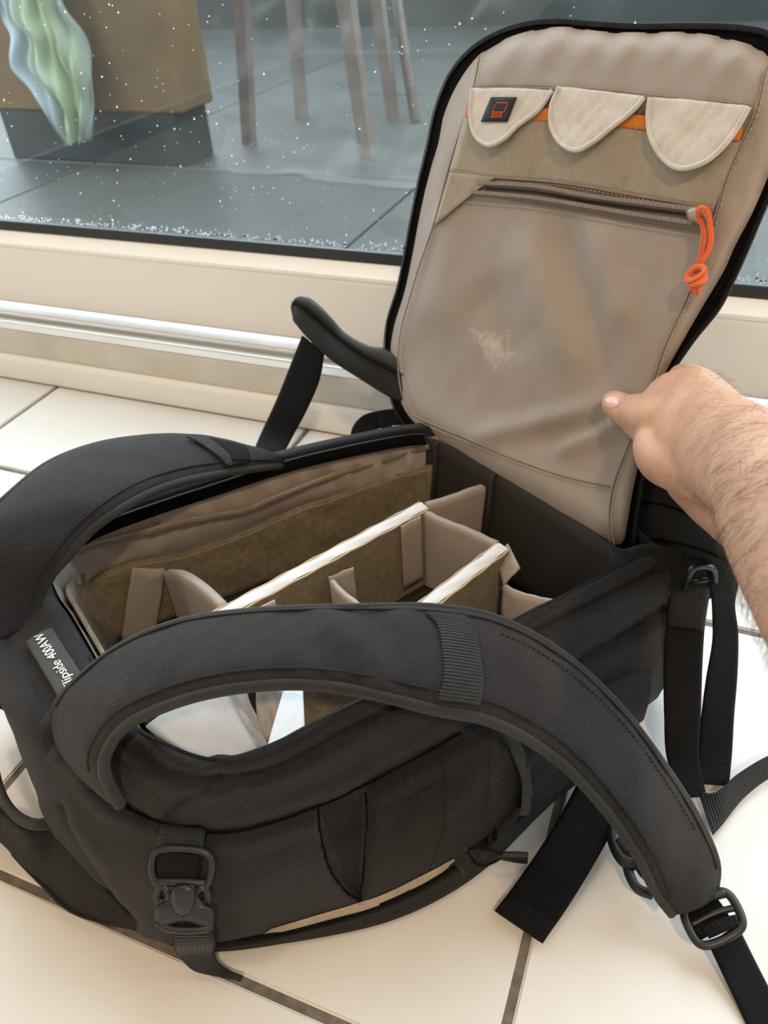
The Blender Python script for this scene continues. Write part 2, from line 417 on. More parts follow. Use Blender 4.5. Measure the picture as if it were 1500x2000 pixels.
rp = N(nt, 'ShaderNodeMapRange'); rp.inputs[1].default_value = .3; rp.inputs[2].default_value = .75; rp.inputs[3].default_value = .006; rp.inputs[4].default_value = .024
nt.links.new(nz.outputs['Fac'], rp.inputs[0]); nt.links.new(rp.outputs[0], mx2.inputs[0])
nt.links.new(mx.outputs[0], mx2.inputs[1]); nt.links.new(df.outputs[0], mx2.inputs[2]); nt.links.new(mx2.outputs[0], out.inputs[0])
pane = mesh_obj('glass_pane', [(-2.15, .9845, .255), (2.15, .9845, .255), (2.15, .9845, 2.25), (-2.15, .9845, 2.25)], [(0, 1, 2, 3)], m, win)
# rain drops on the outer face: fat ones sparse, a row caught on the gasket
m_drop, nt, b = new_mat('water_drop')
b.inputs['Base Color'].default_value = (1, 1, 1, 1); b.inputs['Roughness'].default_value = .02; b.inputs['IOR'].default_value = 1.33
b.inputs['Transmission Weight'].default_value = 1.0
def drop_data(x, z, r, st=1.0):
    v, f = [], []
    for i in range(4):
        t = i / 3 * math.pi / 2
        for k in range(7):
            a = 2 * math.pi * k / 7
            v.append((x + r * math.cos(t) * math.cos(a), .9848 + r * .75 * math.sin(t), z + st * r * math.cos(t) * math.sin(a)))
    f = grid_faces(4, 7, True) + [tuple(range(7))[::-1]]
    return v, f, None
drops = []
for k in range(800):
    x = random.uniform(-1.25, .5); z = .262 + random.random() ** 1.2 * .42
    drops.append(drop_data(x, z, random.choice((.0005, .0006, .0006, .0008, .0012)), random.uniform(1, 1.6)))
for k in range(700):
    drops.append(drop_data(random.uniform(-1.25, .5), .2665 + abs(random.gauss(0, .0035)), random.uniform(.001, .0022)))
tag(multi('rain_drops', drops, m_drop, win), kind='stuff')

# ------------------------------------------------------------------ the terrace outside
M_SLAB = plain('wet_slab', (.042, .0445, .0425), .48, .35, var=(3.0, (.030, .033, .032)), bump=(60, .15, .002))
terr = tag(box('terrace_floor', (-6, 1.04, -.1), (5, 6.2, -.012), plain('slab_joint', (.03, .034, .036), .8, .2)), kind='structure')
_s = bpy.data.meshes.new('slab'); _bm = bmesh.new(); bmesh.ops.create_cube(_bm, size=1.0)
bmesh.ops.scale(_bm, vec=(1.19, 1.19, .02), verts=_bm.verts); bmesh.ops.translate(_bm, vec=(0, 0, -.01), verts=_bm.verts)
bmesh.ops.bevel(_bm, geom=list(_bm.edges), offset=.003, segments=1, affect='EDGES'); _bm.to_mesh(_s); _bm.free(); _s.materials.append(M_SLAB)
for i in range(-4, 4):
    for j in range(4):
        o = bpy.data.objects.new('slab', _s); o.location = (-.80 + 1.2 * (i + .5), 1.64 + 1.2 * j, 0); link(o, terr); o.matrix_parent_inverse = Matrix.Identity(4)
tag(box('wall_terrace', (-6, 5.6, -.02), (5, 5.8, 1.5), plain('terrace_wall', (.012, .015, .0145), .8, .2, var=(1.2, (.026, .029, .027)))), kind='structure')
# brown box on a dark base
M_BOX = plain('brown_board', (.115, .072, .030), .7, .15, var=(5, (.082, .051, .023)), bump=(30, .2, .003))
sb = tag(empty('storage_box', (-1.98, 2.5, 0)), 'brown board storage box on a dark base out on the terrace', 'box')
box('box_body', (-2.40, 2.24, .16), (-1.60, 2.44, .86), M_BOX, sb, .01)
box('base', (-2.36, 2.25, 0), (-1.63, 2.43, .16), plain('dark_base', (.009, .013, .014), .6, .3), sb, .006)
box('box_lid', (-2.42, 2.22, .86), (-1.58, 2.46, .90), M_BOX, sb, .008)
# cloth hung over the box
def cloth_col():
    m, nt, b = new_mat('green_white_cloth')
    tc = N(nt, 'ShaderNodeTexCoord'); sp = N(nt, 'ShaderNodeSeparateXYZ'); nt.links.new(tc.outputs['UV'], sp.inputs[0])
    nz = N(nt, 'ShaderNodeTexNoise'); nz.inputs['Scale'].default_value = 6; nt.links.new(tc.outputs['UV'], nz.inputs['Vector'])
    f = mathn(nt, 'ADD', sp.outputs[0], mathn(nt, 'MULTIPLY', mathn(nt, 'SUBTRACT', nz.outputs['Fac'], .5), .5))
    r = N(nt, 'ShaderNodeValToRGB'); e = r.color_ramp.elements
    e[0].position = .12; e[0].color = (.24, .29, .31, 1); e[1].position = .95; e[1].color = (.17, .21, .18, 1)
    q = e.new(.38); q.color = (.23, .30, .19, 1); q = e.new(.7); q.color = (.21, .27, .15, 1)
    nt.links.new(f, r.inputs[0]); nt.links.new(r.outputs[0], b.inputs['Base Color']); b.inputs['Roughness'].default_value = .8
    return m
_l = cr([pY(x, y, 2.19) for x, y in ((-30, -160), (5, 0), (12, 42), (33, 70), (40, 130), (80, 172), (104, 205), (122, 250), (138, 276))], 50)
_r2 = cr([pY(x, y, 2.19) for x, y in ((100, -160), (130, 0), (158, 60), (178, 120), (190, 180), (191, 225), (188, 255), (184, 268), (178, 276))], 50)
G = np.zeros((50, 30, 3)); UVc = []
for i in range(50):
    for j in range(30):
        t = j / 29; p = _l[i] * (1 - t) + _r2[i] * t
        p = p + np.array([0, -.020 - .020 * math.sin(t * 15 + i * .06 + 1.5 * math.sin(i * .11)) * (.4 + i / 70) - .012 * math.sin(t * 37 + i * .21) - .008 * math.sin(t * 9 - i * .43), 0]); G[i, j] = p; UVc.append((t, i / 50))
tag(gridmesh('towel', G, cloth_col(), thick=.004, uv=UVc), 'pale green and white crumpled cloth hanging over the brown box outside', 'cloth')
# wooden table legs
M_TEAK = plain('weathered_teak', (.115, .09, .074), .6, .3, var=(18, (.085, .064, .052)))
tb = tag(empty('garden_table', (-1.3, 2.8, 0)), 'wooden garden table with slim legs on the terrace behind a plastic sheet', 'table')
def leg(px0, py0, Y0, px1, py1, Y1, w):
    top, ft = pY(px1, py1, Y1), pz(px0, py0, 0.0)
    d = top - ft; top = ft + d * (.70 / d[2])
    ax = np.array([1., 0, 0]); ay = np.array([0, 1., 0]); V_ = []
    for p, s in ((ft, .8), (top, 1.0)): V_ += [p + ax * w * s * i + ay * w * s * j for i, j in ((-1, -1), (1, -1), (1, 1), (-1, 1))]
    o = mesh_obj('leg', V_, [(0, 1, 5, 4), (1, 2, 6, 5), (2, 3, 7, 6), (3, 0, 4, 7), (0, 3, 2, 1), (4, 5, 6, 7)], M_TEAK, tb, smooth=False)
    return top
tops = [leg(487, 280, 0, 472, 0, 2.62, .024), leg(718, 305, 0, 676, 0, 2.55, .026), leg(590, 232, 0, 572, 0, 3.2, .024), leg(768, 232, 0, 738, 0, 3.2, .024)]
tl = np.min(tops, 0) - .02; th = np.max(tops, 0) + .03
for k in range(6):
    y0 = tl[1] + (th[1] - tl[1]) * k / 6
    box('slat', (tl[0], y0 + .004, .70), (th[0], y0 + (th[1] - tl[1]) / 6 - .004, .725), M_TEAK, tb)
o = pz(812, 240, 0); t = pY(775, 0, 3.3)
tag(tube('wooden_pole', np.array([o, o + (t - o) * 2.2]), .02, M_TEAK, sides=10), 'slim wooden pole leaning right of the garden table outside', 'pole')
# crumpled clear plastic sheet thrown over the table
m, nt, b = new_mat('clear_plastic_film')
out = nt.nodes['Material Output']
b.inputs['Base Color'].default_value = (.26, .28, .272, 1); b.inputs['Roughness'].default_value = .3
tr = N(nt, 'ShaderNodeBsdfTransparent'); mx = N(nt, 'ShaderNodeMixShader')
lw = N(nt, 'ShaderNodeLayerWeight'); lw.inputs[0].default_value = .25
rp = N(nt, 'ShaderNodeMapRange'); rp.inputs[3].default_value = .05; rp.inputs[4].default_value = .40
nt.links.new(lw.outputs['Facing'], rp.inputs[0]); nt.links.new(rp.outputs[0], mx.inputs[0])
nt.links.new(tr.outputs[0], mx.inputs[1]); nt.links.new(b.outputs[0], mx.inputs[2]); nt.links.new(mx.outputs[0], out.inputs[0])
nx, nz_ = 110, 80; G = np.zeros((nz_, nx, 3))
sites = rng.random((150, 2)); amp = rng.uniform(-1, 1, 150)
for i in range(nz_):
    for j in range(nx):
        s, t = j / (nx - 1), i / (nz_ - 1)
        d = ((sites - [s, t]) ** 2 * [1.6, 1]).sum(1); k = np.argsort(d)[:3]
        h = 1.4 * (math.sqrt(d[k[1]]) - math.sqrt(d[k[0]])) * 8 * amp[k[0]]
        G[i, j] = (-1.52 + 1.25 * s + .03 * math.sin(9 * t), 2.27 + .10 * t + .045 * h + .03 * math.sin(8 * s) - .10 * max(0, .15 - t) * 6, .004 + max(0, t - .06) * .78 + .008 * abs(h))
film = gridmesh('plastic_sheet', G, m)
tag(film, 'crumpled clear plastic sheet draped in front of the garden table outside', 'plastic sheet')
# ------------------------------------------------------------------ backpack body
pack = tag(empty('camera_backpack', pk(0, 0, 0)), 'black camera backpack lying open on the tiles with its padded compartments showing', 'backpack')
ZR = .168
A_px = [(90, 1130), (105, 1165), (130, 1200), (176, 1281), (240, 1400), (310, 1450), (430, 1488), (600, 1420), (800, 1320), (960, 1235), (1110, 1160), (1275, 1080)]
C_px = [(-60, 1210, .165), (0, 1285, .165), (50, 1350, .165), (105, 1425, .16), (190, 1535, .145), (310, 1605, .13), (430, 1628, .125), (640, 1568, .125), (840, 1465, .125), (1000, 1375, .125), (1150, 1280, .125), (1310, 1190, .13)]
E_px = [(-80, 1300, .1), (0, 1335, .09), (35, 1425, .08), (95, 1580, .06), (140, 1645, .05), (215, 1748, .035), (330, 1840, .022), (600, 1800, .024), (790, 1738, .026), (930, 1645, .028), (1100, 1500, .03), (1270, 1370, .03)]
kA = [pz(x, y, ZR) for x, y in A_px]; kC = [pz(*q) for q in C_px]; kE = [pz(*q) for q in E_px]
rows = [[] for _ in range(9)]
for k in range(12):
    a, c, e = kA[k], kC[k], kE[k]
    o = c - a; o[2] = 0; o = nrm(o); z = np.array([0, 0, 1.])
    d = e - c; d[2] = 0
    rows[0].append(a - o * .004 - z * .014); rows[1].append(a); rows[2].append(a + o * .009 + z * .007)
    rows[3].append(a * .5 + c * .5 + z * (.012 if k > 4 else .004) + o * .006)
    rows[4].append(c)
    rows[5].append(c * .6 + e * .4 + o * .016 + z * .004)
    rows[6].append(c * .22 + e * .78 + o * .012)
    rows[7].append(e)
    rows[8].append(e - o * .03 + z * (.002 - e[2]))
G = np.array([crk(r, 26) for r in rows]); G = np.stack([crk(G[:, j], 15) for j in range(G.shape[1])], 1)
nr, nc = G.shape[:2]
# sewn relief of the side: creases along the seams, a sunken tongue-shaped pleat, slack in the cloth
du = np.gradient(G, axis=1); dv = np.gradient(G, axis=0); NN = np.cross(du, dv); NN /= np.linalg.norm(NN, axis=2)[..., None] + 1e-12
if NN[nr // 2, nc // 2] @ (CAM - G[nr // 2, nc // 2]) < 0: NN = -NN
_v = G - CAM; _d = _v @ CF; PX = np.stack([750 + F_PX * (_v @ CR) / _d, 1000 - F_PX * (_v @ CU) / _d], 2)
def dist_to(PX, pts):
    p = cr(np.array(pts, float), 160); out = np.full(PX.shape[:2], 1e9)
    for a in p: out = np.minimum(out, np.hypot(PX[..., 0] - a[0], PX[..., 1] - a[1]))
    return out
def inside(PX, poly):
    p = np.array(poly, float); r = np.zeros(PX.shape[:2], bool); x, y = PX[..., 0], PX[..., 1]
    for k in range(len(p)):
        (x0, y0), (x1, y1) = p[k], p[(k + 1) % len(p)]
        if y0 == y1: continue
        c = ((y0 > y) != (y1 > y)) & (x < (x1 - x0) * (y - y0) / (y1 - y0) + x0); r ^= c
    return r
main_seam = [(112, 1432), (160, 1497), (213, 1556), (253, 1580), (330, 1612), (430, 1627), (520, 1610), (640, 1567), (760, 1510), (900, 1432), (1000, 1375), (1150, 1282), (1300, 1190)]
lip_fold = [(262, 1462), (330, 1511), (440, 1520), (520, 1508), (600, 1470), (680, 1425), (760, 1385), (860, 1340), (1000, 1262), (1100, 1208), (1200, 1155), (1290, 1110)]
tongue = [(620, 1578), (622, 1610), (628, 1645), (640, 1690), (658, 1722), (680, 1746), (703, 1759), (710, 1715), (716, 1650), (719, 1595), (714, 1545), (665, 1560)]
D = np.zeros((nr, nc))
for pts, dep, wid in ((main_seam, .0065, 7), (lip_fold, .0070, 8), ([(114, 1576), (135, 1632), (187, 1711), (225, 1765), (262, 1803)], .0045, 6), ([(330, 1592), (370, 1560), (430, 1522)], .003, 5), ([(93, 1462), (109, 1436)], .004, 6)):
    d = dist_to(PX, pts); D -= dep * np.exp(-(d / wid) ** 2); D += .0028 * np.exp(-((d - 26) / 16) ** 2)
dt = dist_to(PX, tongue + tongue[:1]); ins = inside(PX, tongue)
D += np.where(ins, -.0075 * np.clip(dt / 6, 0, 1) ** .7, .0022 * np.exp(-(dt / 22) ** 2) * np.clip(dt / 4, 0, 1))
jj, ii = np.meshgrid(np.arange(nc), np.arange(nr))
D += np.where((ii > 18) & (ii < 108), .0014 * np.vectorize(vnoise)(jj * .055, ii * .075, 1.0), 0)
G = G + NN * D[..., None]
shell = gridmesh('side_panel', G, M_BLACK, pack)
def bvh_of(o):
    me = o.data; return BVHTree.FromPolygons([v.co.copy() for v in me.vertices], [tuple(p.vertices) for p in me.polygons])
SHELL = bvh_of(shell)
def on(bvh, x, y, off=0.0, fallback=.12):
    """point of a surface seen at a pixel, lifted by off along the surface normal"""
    r = ray(x, y); r = r / np.linalg.norm(r)
    loc, n, _, _ = bvh.ray_cast(Vector(CAM), Vector(r))
    if loc is None: return pz(x, y, fallback)
    n = np.array(n);
    if n @ r > 0: n = -n
    return np.array(loc) + n * off
def onS(x, y, off=0.0): return on(SHELL, x, y, off)

# far wall and waist end of the shell
far_px = [(112, 1075), (190, 1027), (300, 985), (420, 945), (560, 900), (700, 868), (800, 850)]
kf = [kA[0]] + [pz(x, y, ZR) for x, y in far_px] + [pk(.213, .118, ZR), pk(.238, .02, ZR), pk(.256, -.08, ZR), kA[11]]
kf = np.array(kf); cen = pk(.01, 0, 0)
T = np.gradient(kf, axis=0); T[:, 2] = 0
Onr = np.stack([-T[:, 1], T[:, 0], 0 * T[:, 0]], 1); Onr /= np.linalg.norm(Onr, axis=1)[:, None]
for k in range(len(kf)):
    if Onr[k] @ (kf[k] - cen) < 0: Onr[k] = -Onr[k]
Onr[0] = nrm((kC[0] - kA[0]) * [1, 1, 0]); Onr[-1] = nrm(nrm((kC[11] - kA[11]) * [1, 1, 0]) + PA * .6)
zz = np.array([0, 0, 1.]); wd = np.ones(len(kf)); wd[0] = 1.9; wd[-1] = 1.0
rw = [kf - zz * .012 - Onr * .004, kf, kf + Onr * .009 + zz * .006, kf + Onr * (.026 * wd)[:, None] - zz * .006, kf + Onr * (.04 * wd)[:, None] - zz * .06, kf + Onr * (.045 * wd)[:, None] - zz * .12, kf + Onr * .02 - zz * (ZR - .003)]
Gf = np.array([crk(r, 8) for r in rw]); Gf = np.stack([crk(Gf[:, j], 4) for j in range(Gf.shape[1])], 1)
gridmesh('back_panel', Gf, M_BLACK, pack)
# underside, so the body is closed towards the floor
loop_lo = np.vstack([G[-1], Gf[-1][::-1]])
V_, fs, XY = blob_fill(loop_lo[:, :2], 4, lambda x, y, r: (x, y, .003)); mesh_obj('underside', V_, fs, M_BLACK_F, pack, XY)

# lining
loopA = np.vstack([crk(kA, 9)[:-1], crk(kf[1:], 8)[::-1][:-1]])
loopA = cr(loopA, 220, True); Ci = loopA.mean(0)
inw = Ci - loopA; inw[:, 2] = 0; inw /= np.linalg.norm(inw, axis=1)[:, None]
Tl = np.roll(loopA, -1, 0) - np.roll(loopA, 1, 0); nl = np.stack([-Tl[:, 1], Tl[:, 0], 0 * Tl[:, 0]], 1); nl /= np.linalg.norm(nl, axis=1)[:, None]
nl[np.einsum('ij,ij->i', nl, inw) < 0] *= -1
farw = np.clip(((loopA - PO) @ PB - .05) / .08, 0, 1)
zs = [.164, .160, .154, .148, .141, .133, .124, .115, .106, .098, .09, .06, .03]
Gl = []
for i, z in enumerate(zs):
    t = (ZR - z) / ZR; r = []
    for k in range(220):
        wv = .0035 * (math.sin(k * 1.05 + i * .5) + .6 * math.sin(k * 2.3 - i * .8) + .5 * math.sin(k * .47)) * min(1, max(0, i - 1) / 3) * (.25 + .75 * farw[k]) * (1 if i < 6 else .25) - (.004 if i > 7 else 0)
        p = loopA[k] + nl[k] * (.003 + .004 * math.sin(min(1, t * 2.2) * math.pi) + .010 * t + wv); r.append((p[0], p[1], z))
    Gl.append(r)
gridmesh('lining', np.array(Gl), M_SATIN, pack, closed=True)
flr = np.array(Gl[-1]); V_, fs, XY = blob_fill(flr[:, :2], 6, lambda x, y, r: (x, y, .031)); mesh_obj('compartment_floor', V_, fs, M_SATIN_D, pack, XY)
# olive loop panels on the walls below the lining band
def wallplane(x, y, b=.160): return ppl(x, y, pk(0, b, 0), PB)
top_px = [(113, 1155), (180, 1124), (247, 1100), (380, 1070), (513, 1020), (580, 990), (680, 955), (760, 928), (806, 914), (850, 905)]
tl_ = np.array([wallplane(x, y, float(np.interp(x, (680, 760, 806, 862), (.1475, .143, .134, .117)))) for x, y in top_px]); tl_ = crk(tl_, 8)
lo_ = tl_.copy(); lo_[:, 2] = .033; lo_ -= PB * .004
Gv = np.array([tl_ * (1 - s) + lo_ * s for s in np.linspace(0, 1, 10)])
for i in range(10):
    for j in range(Gv.shape[1]): Gv[i, j] -= PB * (.0025 * vnoise(j * .2, i * .5, 2))
gridmesh('loop_panel', Gv, M_LOOP, pack, thick=.004)
stitches('stitching', Gv[0] - PB * .0052 - zz * .004, -PB, M_THREAD, pack)
# head-end loop wall
hw = np.array([pk(-.203, .146, .130), pk(-.219, .107, .150), pk(-.213, .05, .158), pk(-.204, -.01, .160), pk(-.194, -.06, .160)]); hw = crk(hw, 8); hl = hw.copy(); hl[:, 2] = .033; hl += PA * .012
gridmesh('loop_panel', np.array([hw * (1 - s) + hl * s for s in np.linspace(0, 1, 8)]), M_LOOP, pack, thick=.004)
# dark end wall by the hinge with piping
ew = np.array([pk(.180, .150, .166), pk(.205, .10, .164), pk(.222, .02, .164), pk(.240, -.08, .164), pk(.246, -.15, .164)]); ew = crk(ew, 8); el = ew.copy(); el[:, 2] = .033; el -= PA * .01
gridmesh('end_wall', np.array([ew * (1 - s) + el * s for s in np.linspace(0, 1, 8)]), M_SATIN_D, pack, thick=.003)
for k in (6, 15): tube('piping', np.array([ew[k] - PA * .006, (ew[k] + el[k]) / 2 - PA * .007, el[k] - PA * .006]), .0028, M_SATIN_D, pack)
# cord running along the lining
cpx = [(120, 1098), (150, 1082), (173, 1070), (260, 1046), (347, 1022), (430, 1006), (480, 996), (530, 975), (580, 955), (660, 925), (747, 901), (807, 880), (838, 872)]
tube('lining_cord', cr([wallplane(x, y, float(np.interp(x, (560, 680, 760, 806, 840), (.149, .1475, .143, .135, .125)))) for x, y in cpx], 120), .0033, M_CORD_T, pack)
# zip along the far rim and the visible bit of the near rim
fz = cr(np.vstack([pz(x, y, ZR + .004) for x, y in [(150, 1050), (190, 1029), (300, 988), (420, 949), (560, 904), (700, 871), (800, 853), (828, 852)]]), 120)
Gz = np.array([fz + PB * .010 + zz * .003, fz + PB * .004 + zz * .004, fz - PB * .001 + zz * .001, fz - PB * .005 - zz * .009])
gridmesh('zip_tape', Gz, M_TAPE, pack, thick=.0012)
teeth('zip_teeth', fz - PB * .0012 + zz * .003, (0, 0, 1), M_TEETH, pack)
nzp = cr([onS(x, y, .001) for x, y in ((176, 1285), (240, 1402), (310, 1452), (430, 1489))] + [onS(x, y, .001) for x, y in ((520, 1466), (600, 1424), (800, 1324), (960, 1238), (1110, 1163), (1255, 1090))], 160)
teeth('zip_teeth', nzp + zz * .002, (0, 0, 1), M_TEETH, pack)

# ------------------------------------------------------------------ dividers
def board(name, p0, p1, z0, z1, th, mat, foam=False, zb=.035, sag=0.0):
    """a padded divider standing on the compartment floor; ends at p0, p1 (plan), tops z0, z1"""
    p0, p1 = np.array(p0, float), np.array(p1, float); p0[2] = p1[2] = 0
    d = nrm(p1 - p0); n = np.cross(zz, d); n_ = 24; V_, UV, fs = [], [], []
    prof = [(-1, 0), (-1, .5), (-1, .93), (-.8, .99), (0, 1.0), (.8, .99), (1, .93), (1, .5), (1, 0)]
    if foam: prof = [(-1, 0), (-1, .5), (-1, .96), (-.93, 1.0), (0, 1.0), (.93, 1.0), (1, .96), (1, .5), (1, 0)]
    for i in range(n_ + 1):
        t = i / n_; zt = z0 * (1 - t) + z1 * t - sag * math.sin(math.pi * t) + .0003 * math.sin(i * 1.1)
        for a, b in prof:
            q = p0 * (1 - t) + p1 * t + n * (a * th / 2 + .0007 * math.sin(i * .4 + b * 2)); q = q + zz * (zb + (zt - zb) * b)
            V_.append(q); UV.append((t * np.linalg.norm(p1 - p0), a * th / 2 + b * .1))
    c = len(prof); fs = grid_faces(n_ + 1, c) + [tuple(range(c)), tuple(n_ * c + k for k in range(c))[::-1]]
    o = mesh_obj(name, V_, fs, mat, pack, UV); fix_normals(o)
    if foam:
        S, W, fr = [], [], []
        for sgn in (-1, 1):
            e = np.array([p0 * (1 - t) + p1 * t + n * (sgn * th * .5) + zz * (z0 * (1 - t) + z1 * t + .0006 * math.sin(t * 45)) for t in np.linspace(0, 1, 40)])
            tube('edge_binding', e, .0011, plain('cream_edge', (.52, .45, .33), .8, .2), o, 6)
        G = np.array([[p0 * (1 - t) + p1 * t + n * (s * th * .42) + zz * (z0 * (1 - t) + z1 * t + .0025 - .0018 * s * s + .0006 * math.sin(t * 31 + s * 3)) for s in np.linspace(-1, 1, 7)] for t in np.linspace(0, 1, 50)])
        gridmesh('foam_edge', G, M_FOAM, o)
    return o
def sheet(name, quad, mat, n=14, m=10, bow=0.0, thick=.003, wr=.0012, seed=0, parent=None):
    """soft panel through four corners tl, tr, br, bl"""
    tl, tr_, br, bl = (np.array(q, float) for q in quad); nn = nrm(np.cross(tr_ - tl, bl - tl)); G = np.zeros((m, n, 3))
    if nn @ (CAM - tl) < 0: nn = -nn
    for i in range(m):
        for j in range(n):
            s, t = j / (n - 1), i / (m - 1)
            G[i, j] = (tl * (1 - s) + tr_ * s) * (1 - t) + (bl * (1 - s) + br * s) * t + nn * (bow * math.sin(math.pi * s) * math.sin(math.pi * (.2 + .8 * t)) + wr * vnoise(s * 6, t * 5, seed))
    return gridmesh(name, G, mat, parent or pack, thick=thick, offset=0)
ZT = .140
mdir = nrm(pz(835, 985, ZT) - pz(440, 1190, ZT))
m0, m1 = pz(440, 1196, ZT), pz(828, 988, ZT)
board('divider', m0 - mdir * .012, m1, ZT, ZT, .0155, M_LOOP, foam=True)
s0, s1 = pz(832, 1183, ZT), pz(982, 1068, ZT); sd = nrm(s1 - s0)
board('divider', s0 - sd * .095, s1, ZT, ZT, .0155, M_LOOP, foam=True)
# satin continuation of the main divider to the end wall
e1 = pz(985, 934, ZT)
board('divider', m1 + mdir * .004, e1, ZT + .001, ZT, .010, M_SATIN)
# cross pieces
board('divider', m1 - mdir * .004 - PB * .007, s1 + PB * .009, ZT, ZT, .0085, M_SATIN_G)
x0 = m1 - mdir * .014 - np.array([-mdir[1], mdir[0], 0]) * .0115
sheet('divider_flap', (x0 - mdir * .026 + zz * 0, x0, x0 - zz * .09, x0 - mdir * .026 - zz * .09), M_SATIN, thick=.002, seed=3)
wl, wl2 = wallplane(258, 1110, .139), wallplane(322, 1112, .139)
sheet('divider_flap', (wl, wl2, wallplane(300, 1260, .136), wallplane(238, 1250, .136)), M_SATIN_G, thick=.003, seed=1)
stitches('stitching', cr([wallplane(268, 1116, .1365), wallplane(252, 1200, .1350), wallplane(247, 1245, .1335)], 20), -PB, M_THREAD, pack)
q0, q1 = wl2 + PB * -.003, pz(436, 1184, ZT) + zz * .002
tp = cr([q0, wallplane(322, 1112, .139) * .6 + q1 * .4 + zz * .012, q0 * .25 + q1 * .75 + zz * .010, q1], 24); bt = tp.copy(); bt[:, 2] = .034
Gx = np.array([tp * (1 - s) + bt * s for s in np.linspace(0, 1, 10)]); gridmesh('divider', Gx, M_SATIN_G, pack, thick=.009, offset=0)
b0, b1 = pz(646, 1132, .128), pz(712, 1192, .128)
board('divider', b0, b1 + (b1 - b0) * .25, .128, .128, .006, M_SATIN_L)
sheet('divider_flap', (pz(642, 1128, .128), pz(690, 1108, .130), pz(690, 1108, .130) - zz * .05, pz(642, 1128, .128) - zz * .06), M_SATIN_G, thick=.002, seed=5)
sheet('divider_flap', (pz(500, 1190, .136), pz(536, 1172, .138), pz(536, 1172, .138) - zz * .05, pz(500, 1190, .136) - zz * .06), M_SATIN_L, thick=.002, seed=6)
# fold at the end of the second divider and its soft cross piece
f0, f1, f2, f3 = pz(992, 1062, .142), pz(1016, 1110, .136), pz(984, 1142, .118), pz(968, 1090, .128)
sheet('divider_flap', (f0, f1, f2, f3), M_SATIN, thick=.002, seed=7)
sheet('divider', (f2, pz(1085, 1172, .122), pz(1085, 1172, .122) - zz * .08, f2 - zz * .08 + PB * .0), M_SATIN_L, bow=.006, seed=8)
# near-left corner: pale padded panel and a white cover sheet seen through the strap loop
sheet('divider', (pz(285, 1420, .146), pz(430, 1330, .125), pz(505, 1470, .118), pz(420, 1520, .140)), M_SATIN_L, bow=.008, wr=.002, seed=9)
sheet('divider', (pz(410, 1340, .118), pz(475, 1340, .10), pz(530, 1470, .08), pz(505, 1475, .10)), M_SATIN, wr=.006, seed=10)
sheet('divider', (pz(500, 1330, .125), pz(560, 1345, .125), pz(540, 1450, .09), pz(505, 1440, .09)), M_SATIN_L, seed=11)
sheet('cover_sheet', (pz(556, 1340, .135), pz(592, 1350, .135), pz(596, 1440, .138), pz(516, 1478, .145)), M_FOAM, wr=.001, seed=12, thick=.0015)
sheet('divider', (pz(585, 1330, .12), pz(720, 1330, .12), pz(720, 1420, .07), pz(585, 1450, .07)), M_LOOP, seed=13)

# front pocket lying under the body, with its flap along the floor
fp_t = [(-58, 1588, .050), (0, 1590, .07), (60, 1625, .065), (110, 1600, .065), (160, 1660, .05), (230, 1750, .034), (340, 1838, .022), (470, 1836, .022), (640, 1796, .022), (800, 1740, .024), (930, 1660, .026), (1050, 1560, .03), (1160, 1470, .03)]
fp_b = [(-62, 1602, .028), (0, 1642, .02), (47, 1693, .014), (93, 1740, .012), (131, 1777, .010), (187, 1802, .008), (257, 1814, .006), (400, 1853, .004), (560, 1838, .004), (760, 1797, .004), (880, 1742, .004), (960, 1685, .006), (1005, 1640, .008), (1080, 1565, .008), (1180, 1490, .008)]
ft, fb = cr([pz(*q) for q in fp_t], 90), cr([pz(*q) for q in fp_b], 90)
md = ft * .45 + fb * .55; ou = fb - ft; ou[:, 2] = 0
inn = ft + nrm(pk(-.05, 0, 0) - pk(-.2, -.15, 0)) * (.008 + .052 * np.clip((np.arange(90) - 17) / 10, 0, 1))[:, None]
Gp = np.stack([crk([inn[i] - zz * .02, ft[i], md[i] + nrm(CAM - md[i]) * .006, fb[i], fb[i] + PB * .03 + PA * .015 - zz * fb[i][2] * .6], 5) for i in range(90)], 1)
fpo = gridmesh('front_pocket', Gp, M_BLACK_F, pack)
tube('seam', fb[8:] + zz * .006, .0018, M_BLACK_F, pack, 6)
_bv = BVHTree.FromPolygons([v.co.copy() for v in shell.data.vertices] + [v.co.copy() for v in fpo.data.vertices],
                           [tuple(p.vertices) for p in shell.data.polygons] + [tuple(i + len(shell.data.vertices) for i in p.vertices) for p in fpo.data.polygons])
def onS(x, y, off=0.0): return on(_bv, x, y, off, .02)
# ------------------------------------------------------------------ details of the near side
def conf(px, n, off, closed=False): return np.array([onS(x, y, off) for x, y in cr(np.array(px, float), n, closed)])
def coons(top, bot, off, n=40, m=20, bulge=0.0, rip=None):
    a, b = cr(np.array(top, float), n), cr(np.array(bot, float), n); G = np.zeros((m, n, 3))
    for i in range(m):
        for j in range(n):
            t = i / (m - 1); q = a[j] * (1 - t) + b[j] * t; s = j / (n - 1)
            e = min(1, min(t, 1 - t) * 8) * min(1, min(s, 1 - s) * 12)
            G[i, j] = onS(q[0], q[1], off * (.3 + .7 * e) + bulge * math.sin(math.pi * t) * math.sin(math.pi * s) + (rip(s, t) if rip else 0))
    return G
